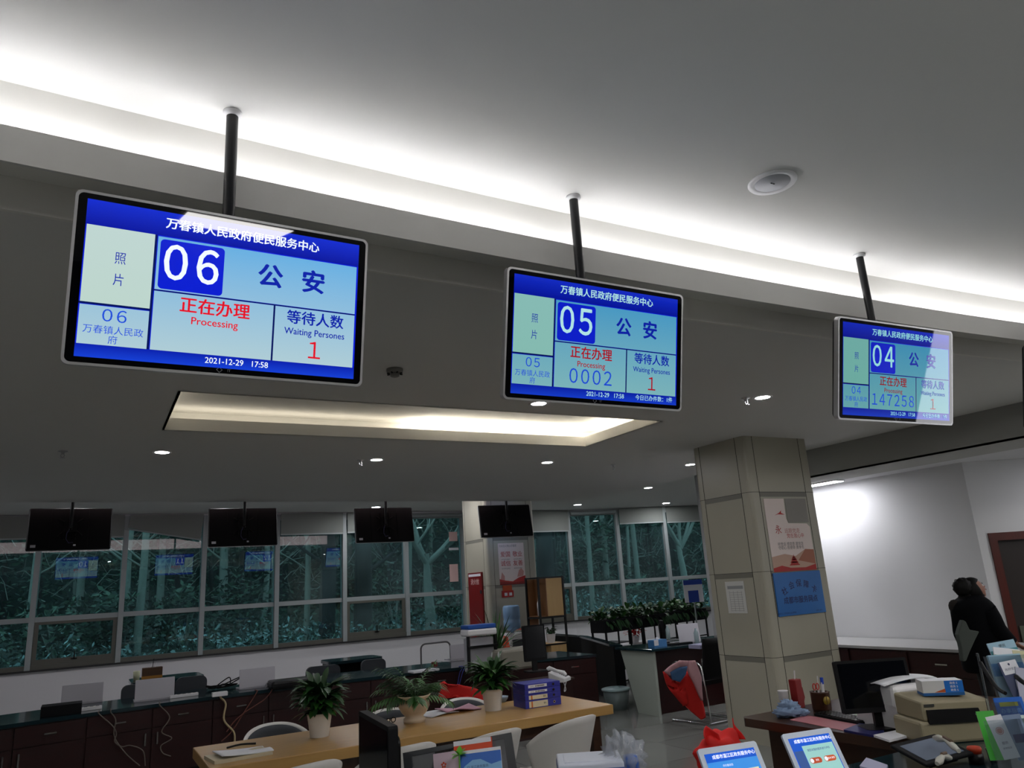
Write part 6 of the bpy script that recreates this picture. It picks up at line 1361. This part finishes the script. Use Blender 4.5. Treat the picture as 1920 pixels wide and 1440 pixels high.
# padded coat: one lofted shell following the outline, with sleeves
SEC = [(1114, 1808, 1834), (1122, 1796, 1846), (1130, 1785, 1857), (1143, 1783, 1865), (1158, 1785, 1871), (1175, 1788, 1878), (1190, 1791, 1884), (1206, 1800, 1888), (1225, 1803, 1885), (1245, 1806, 1880), (1264, 1808, 1880)]
mb = MB(); n_ = 28; vs = []; fs = []
for i_, (yy, xl, xr) in enumerate(SEC):
    cc_ = L(W_((xl+xr)/2, yy)); hw = (xr-xl)/2/F*DW; dp = min(.17, .06+hw*.75)
    for k in range(n_):
        a = 2*pi*k/n_; q_ = 1+.03*sin(a*5+i_)+.02*cos(i_*2.2); vs.append(tuple(cc_+side*(hw*cos(a)*q_)+fw*(dp*sin(a)*q_)))
for i_ in range(len(SEC)-1):
    for k in range(n_): fs.append((i_*n_+k, (i_+1)*n_+k, (i_+1)*n_+(k+1) % n_, i_*n_+(k+1) % n_))
fs += [tuple(range(n_)), tuple(len(SEC)*n_-1-k for k in range(n_))]
mb.add(vs, fs, M_coat, True); co = mb.build('padded_coat', person); sb = co.modifiers.new('sub', 'SUBSURF'); sb.levels = sb.render_levels = 1
elN = L(W_(1872, 1180, -.14)); haN = L(W_(1897, 1204, -.16)); elF = L(W_(1872, 1182, .14)); haF = L(W_(1897, 1206, .16))
for e_, h_, sg in ((elN, haN, -1), (elF, haF, 1)):
    s0 = L(W_(1850, 1142, sg*.10)); pts = [s0, s0.lerp(e_, .5), e_, e_.lerp(h_, .5), h_]
    so = MB().tube(pts, [.085, .085, .075, .065, .055], M_coat, 14).build('sleeve', person)
MB().ball(L(W_(1791, 1138)), .055, mat('dark_brown_fur', (30, 24, 20), .9), 14, (.8, 1.2, 1.3)).build('hood_trim', person)
skin_obj('coat_front', [L(W_(1852, 1133, -.06)), L(W_(1863, 1140, -.08)), L(W_(1868, 1160, -.10)), L(W_(1876, 1182, -.12))], [(0, 1), (1, 2), (2, 3)], [.03, .035, .03, .025], M_navy, person)
mb = MB(); LP_ = [(1806, 1162), (1812, 1166), (1819, 1181), (1837, 1184), (1829, 1200), (1819, 1222), (1812, 1240), (1806, 1240), (1803, 1215), (1797, 1190), (1800, 1178)]
P_ = [L(W_(x, y, -.20)) for x, y in LP_]; n_ = len(P_); mb.add([tuple(p) for p in P_]+[tuple(p+fw*.07) for p in P_], [tuple(range(n_)), tuple(range(2*n_-1, n_-1, -1))]+[(i, n_+i, n_+(i+1) % n_, (i+1) % n_) for i in range(n_)], M_gscarf)
mb.build('grey_shirt_tail', person, bevel=.01)
# hands
for hp, sgn in ((haN, -1), (haF, 1)):
    d = (side*.8+Vector((0, 0, -.4))).normalized(); pl = hp+d*.05; vs = [hp, pl]; es = [(0, 1)]; rs = [.028, (.034, .018)]
    for k in range(4):
        o3 = pl+fw*(k-1.5)*.017+d*.03; a_ = o3+d*(.032+.006*(k in (1, 2)))+Vector((0, 0, -.004)); b3 = a_+(d+Vector((0, 0, -.5))).normalized()*.022
        i = len(vs); vs += [o3, a_, b3]; es += [(1, i), (i, i+1), (i+1, i+2)]; rs += [.009, .008, .007]
    i = len(vs); vs += [hp+d*.03-fw*.03, hp+d*.06-fw*.045]; es += [(0, i), (i, i+1)]; rs += [.011, .009]
    skin_obj('hand', vs, es, rs, M_skin, person, 1)
# head: turned to the right and tilted back
hc = L(W_(1827, 1106)); hr = .088
yaxis = (side*.93-fw*.05+Vector((0, 0, .42))).normalized()        # where the face looks
zaxis = (Vector((0, 0, 1))-yaxis*yaxis.z).normalized(); xaxis = yaxis.cross(zaxis)
MH = Matrix((xaxis, yaxis, zaxis)).transposed().to_4x4(); MH.translation = hc
def headfn():
    vs = []; fs = []; n_, h_ = 28, 20
    for i in range(h_+1):
        ph = pi*i/h_; z = -cos(ph)
        for k in range(n_):
            a = 2*pi*k/n_; x = sin(ph)*cos(a); y = sin(ph)*sin(a)
            sx_ = .074*(1-.28*max(0, -z)**1.5); sy_ = .094*(1-.16*max(0, -z)); yy = y*sy_+(.012*max(0, -z) if y > 0 else 0)
            if y > .2:
                f_ = max(0, 1-(x/.22)**2)
                yy += .024*f_*math.exp(-((z+.12)/.10)**2)+.010*f_*math.exp(-((z+.38)/.05)**2)+.009*f_*math.exp(-((z+.50)/.05)**2)+.012*max(0, 1-(x/.35)**2)*math.exp(-((z+.78)/.10)**2)
                yy -= .008*math.exp(-((abs(x)-.38)/.16)**2)*math.exp(-((z-.06)/.10)**2)
            vs.append((x*sx_, yy, z*.112))
    for i in range(h_):
        for k in range(n_): fs.append((i*n_+k, i*n_+(k+1) % n_, (i+1)*n_+(k+1) % n_, (i+1)*n_+k))
    return vs, fs
vs, fs = headfn(); mb = MB(); mb.add(vs, fs, M_skin, True)
for sx_ in (-1, 1): mb.ball((sx_*.072, -.005, -.01), .022, M_skin, 10, (.35, .7, 1.2))
hd = mb.build('head', person, MH)
mb = MB()
for sx_ in (-1, 1): mb.ball((sx_*.028, .082, .006), .011, M_wh, 10); mb.ball((sx_*.028, .090, .006), .006, M_black, 8)
mb.build('eyes', hd); MB().tube([(-.022, .094, -.045), (0, .101, -.044), (.022, .094, -.045)], [.003, .005, .003], mat('lips', (150, 70, 66), .5), 6).build('mouth', hd)
for sx_ in (-1, 1): MB().tube([(sx_*.045, .083, .024), (sx_*.03, .091, .03), (sx_*.014, .093, .026)], .0025, M_hair, 5).build('eyebrow', hd)
mb = MB(); vs, fs = [], []
n_, h_ = 28, 14
for i in range(h_+1):
    ph = pi*(.28+.72*i/h_)
    for k in range(n_):
        a = 2*pi*k/n_; x = sin(ph)*cos(a); y = sin(ph)*sin(a); z = -cos(ph)
        lim = 1.0
        s_ = 1.13 if not (y > .35 and z < .45) else .86
        vs.append((x*.078*s_*1.02, y*.098*s_-.008, z*.118*1.06+.004))
for i in range(h_):
    for k in range(n_): fs.append((i*n_+k, i*n_+(k+1) % n_, (i+1)*n_+(k+1) % n_, (i+1)*n_+k))
mb.add(vs, fs, M_hair, True); hr_ = mb.build('hair', person, MH)
mb = MB(); blob(mb, (0, 0, 0), (.088, .085, .088), M_hair, .16, 4, 5, 28, 16); mb.build('hair_bun', person, Matrix.Translation(L(W_(1805, 1101))))
mb = MB(); blob(mb, (0, 0, 0), (.085, .08, .06), M_hair, .15, 4, 2, 24, 14); mb.build('hair_nape', person, Matrix.Translation(L(W_(1815, 1119))))

# keep stray empties' transforms current
bpy.context.view_layer.update()
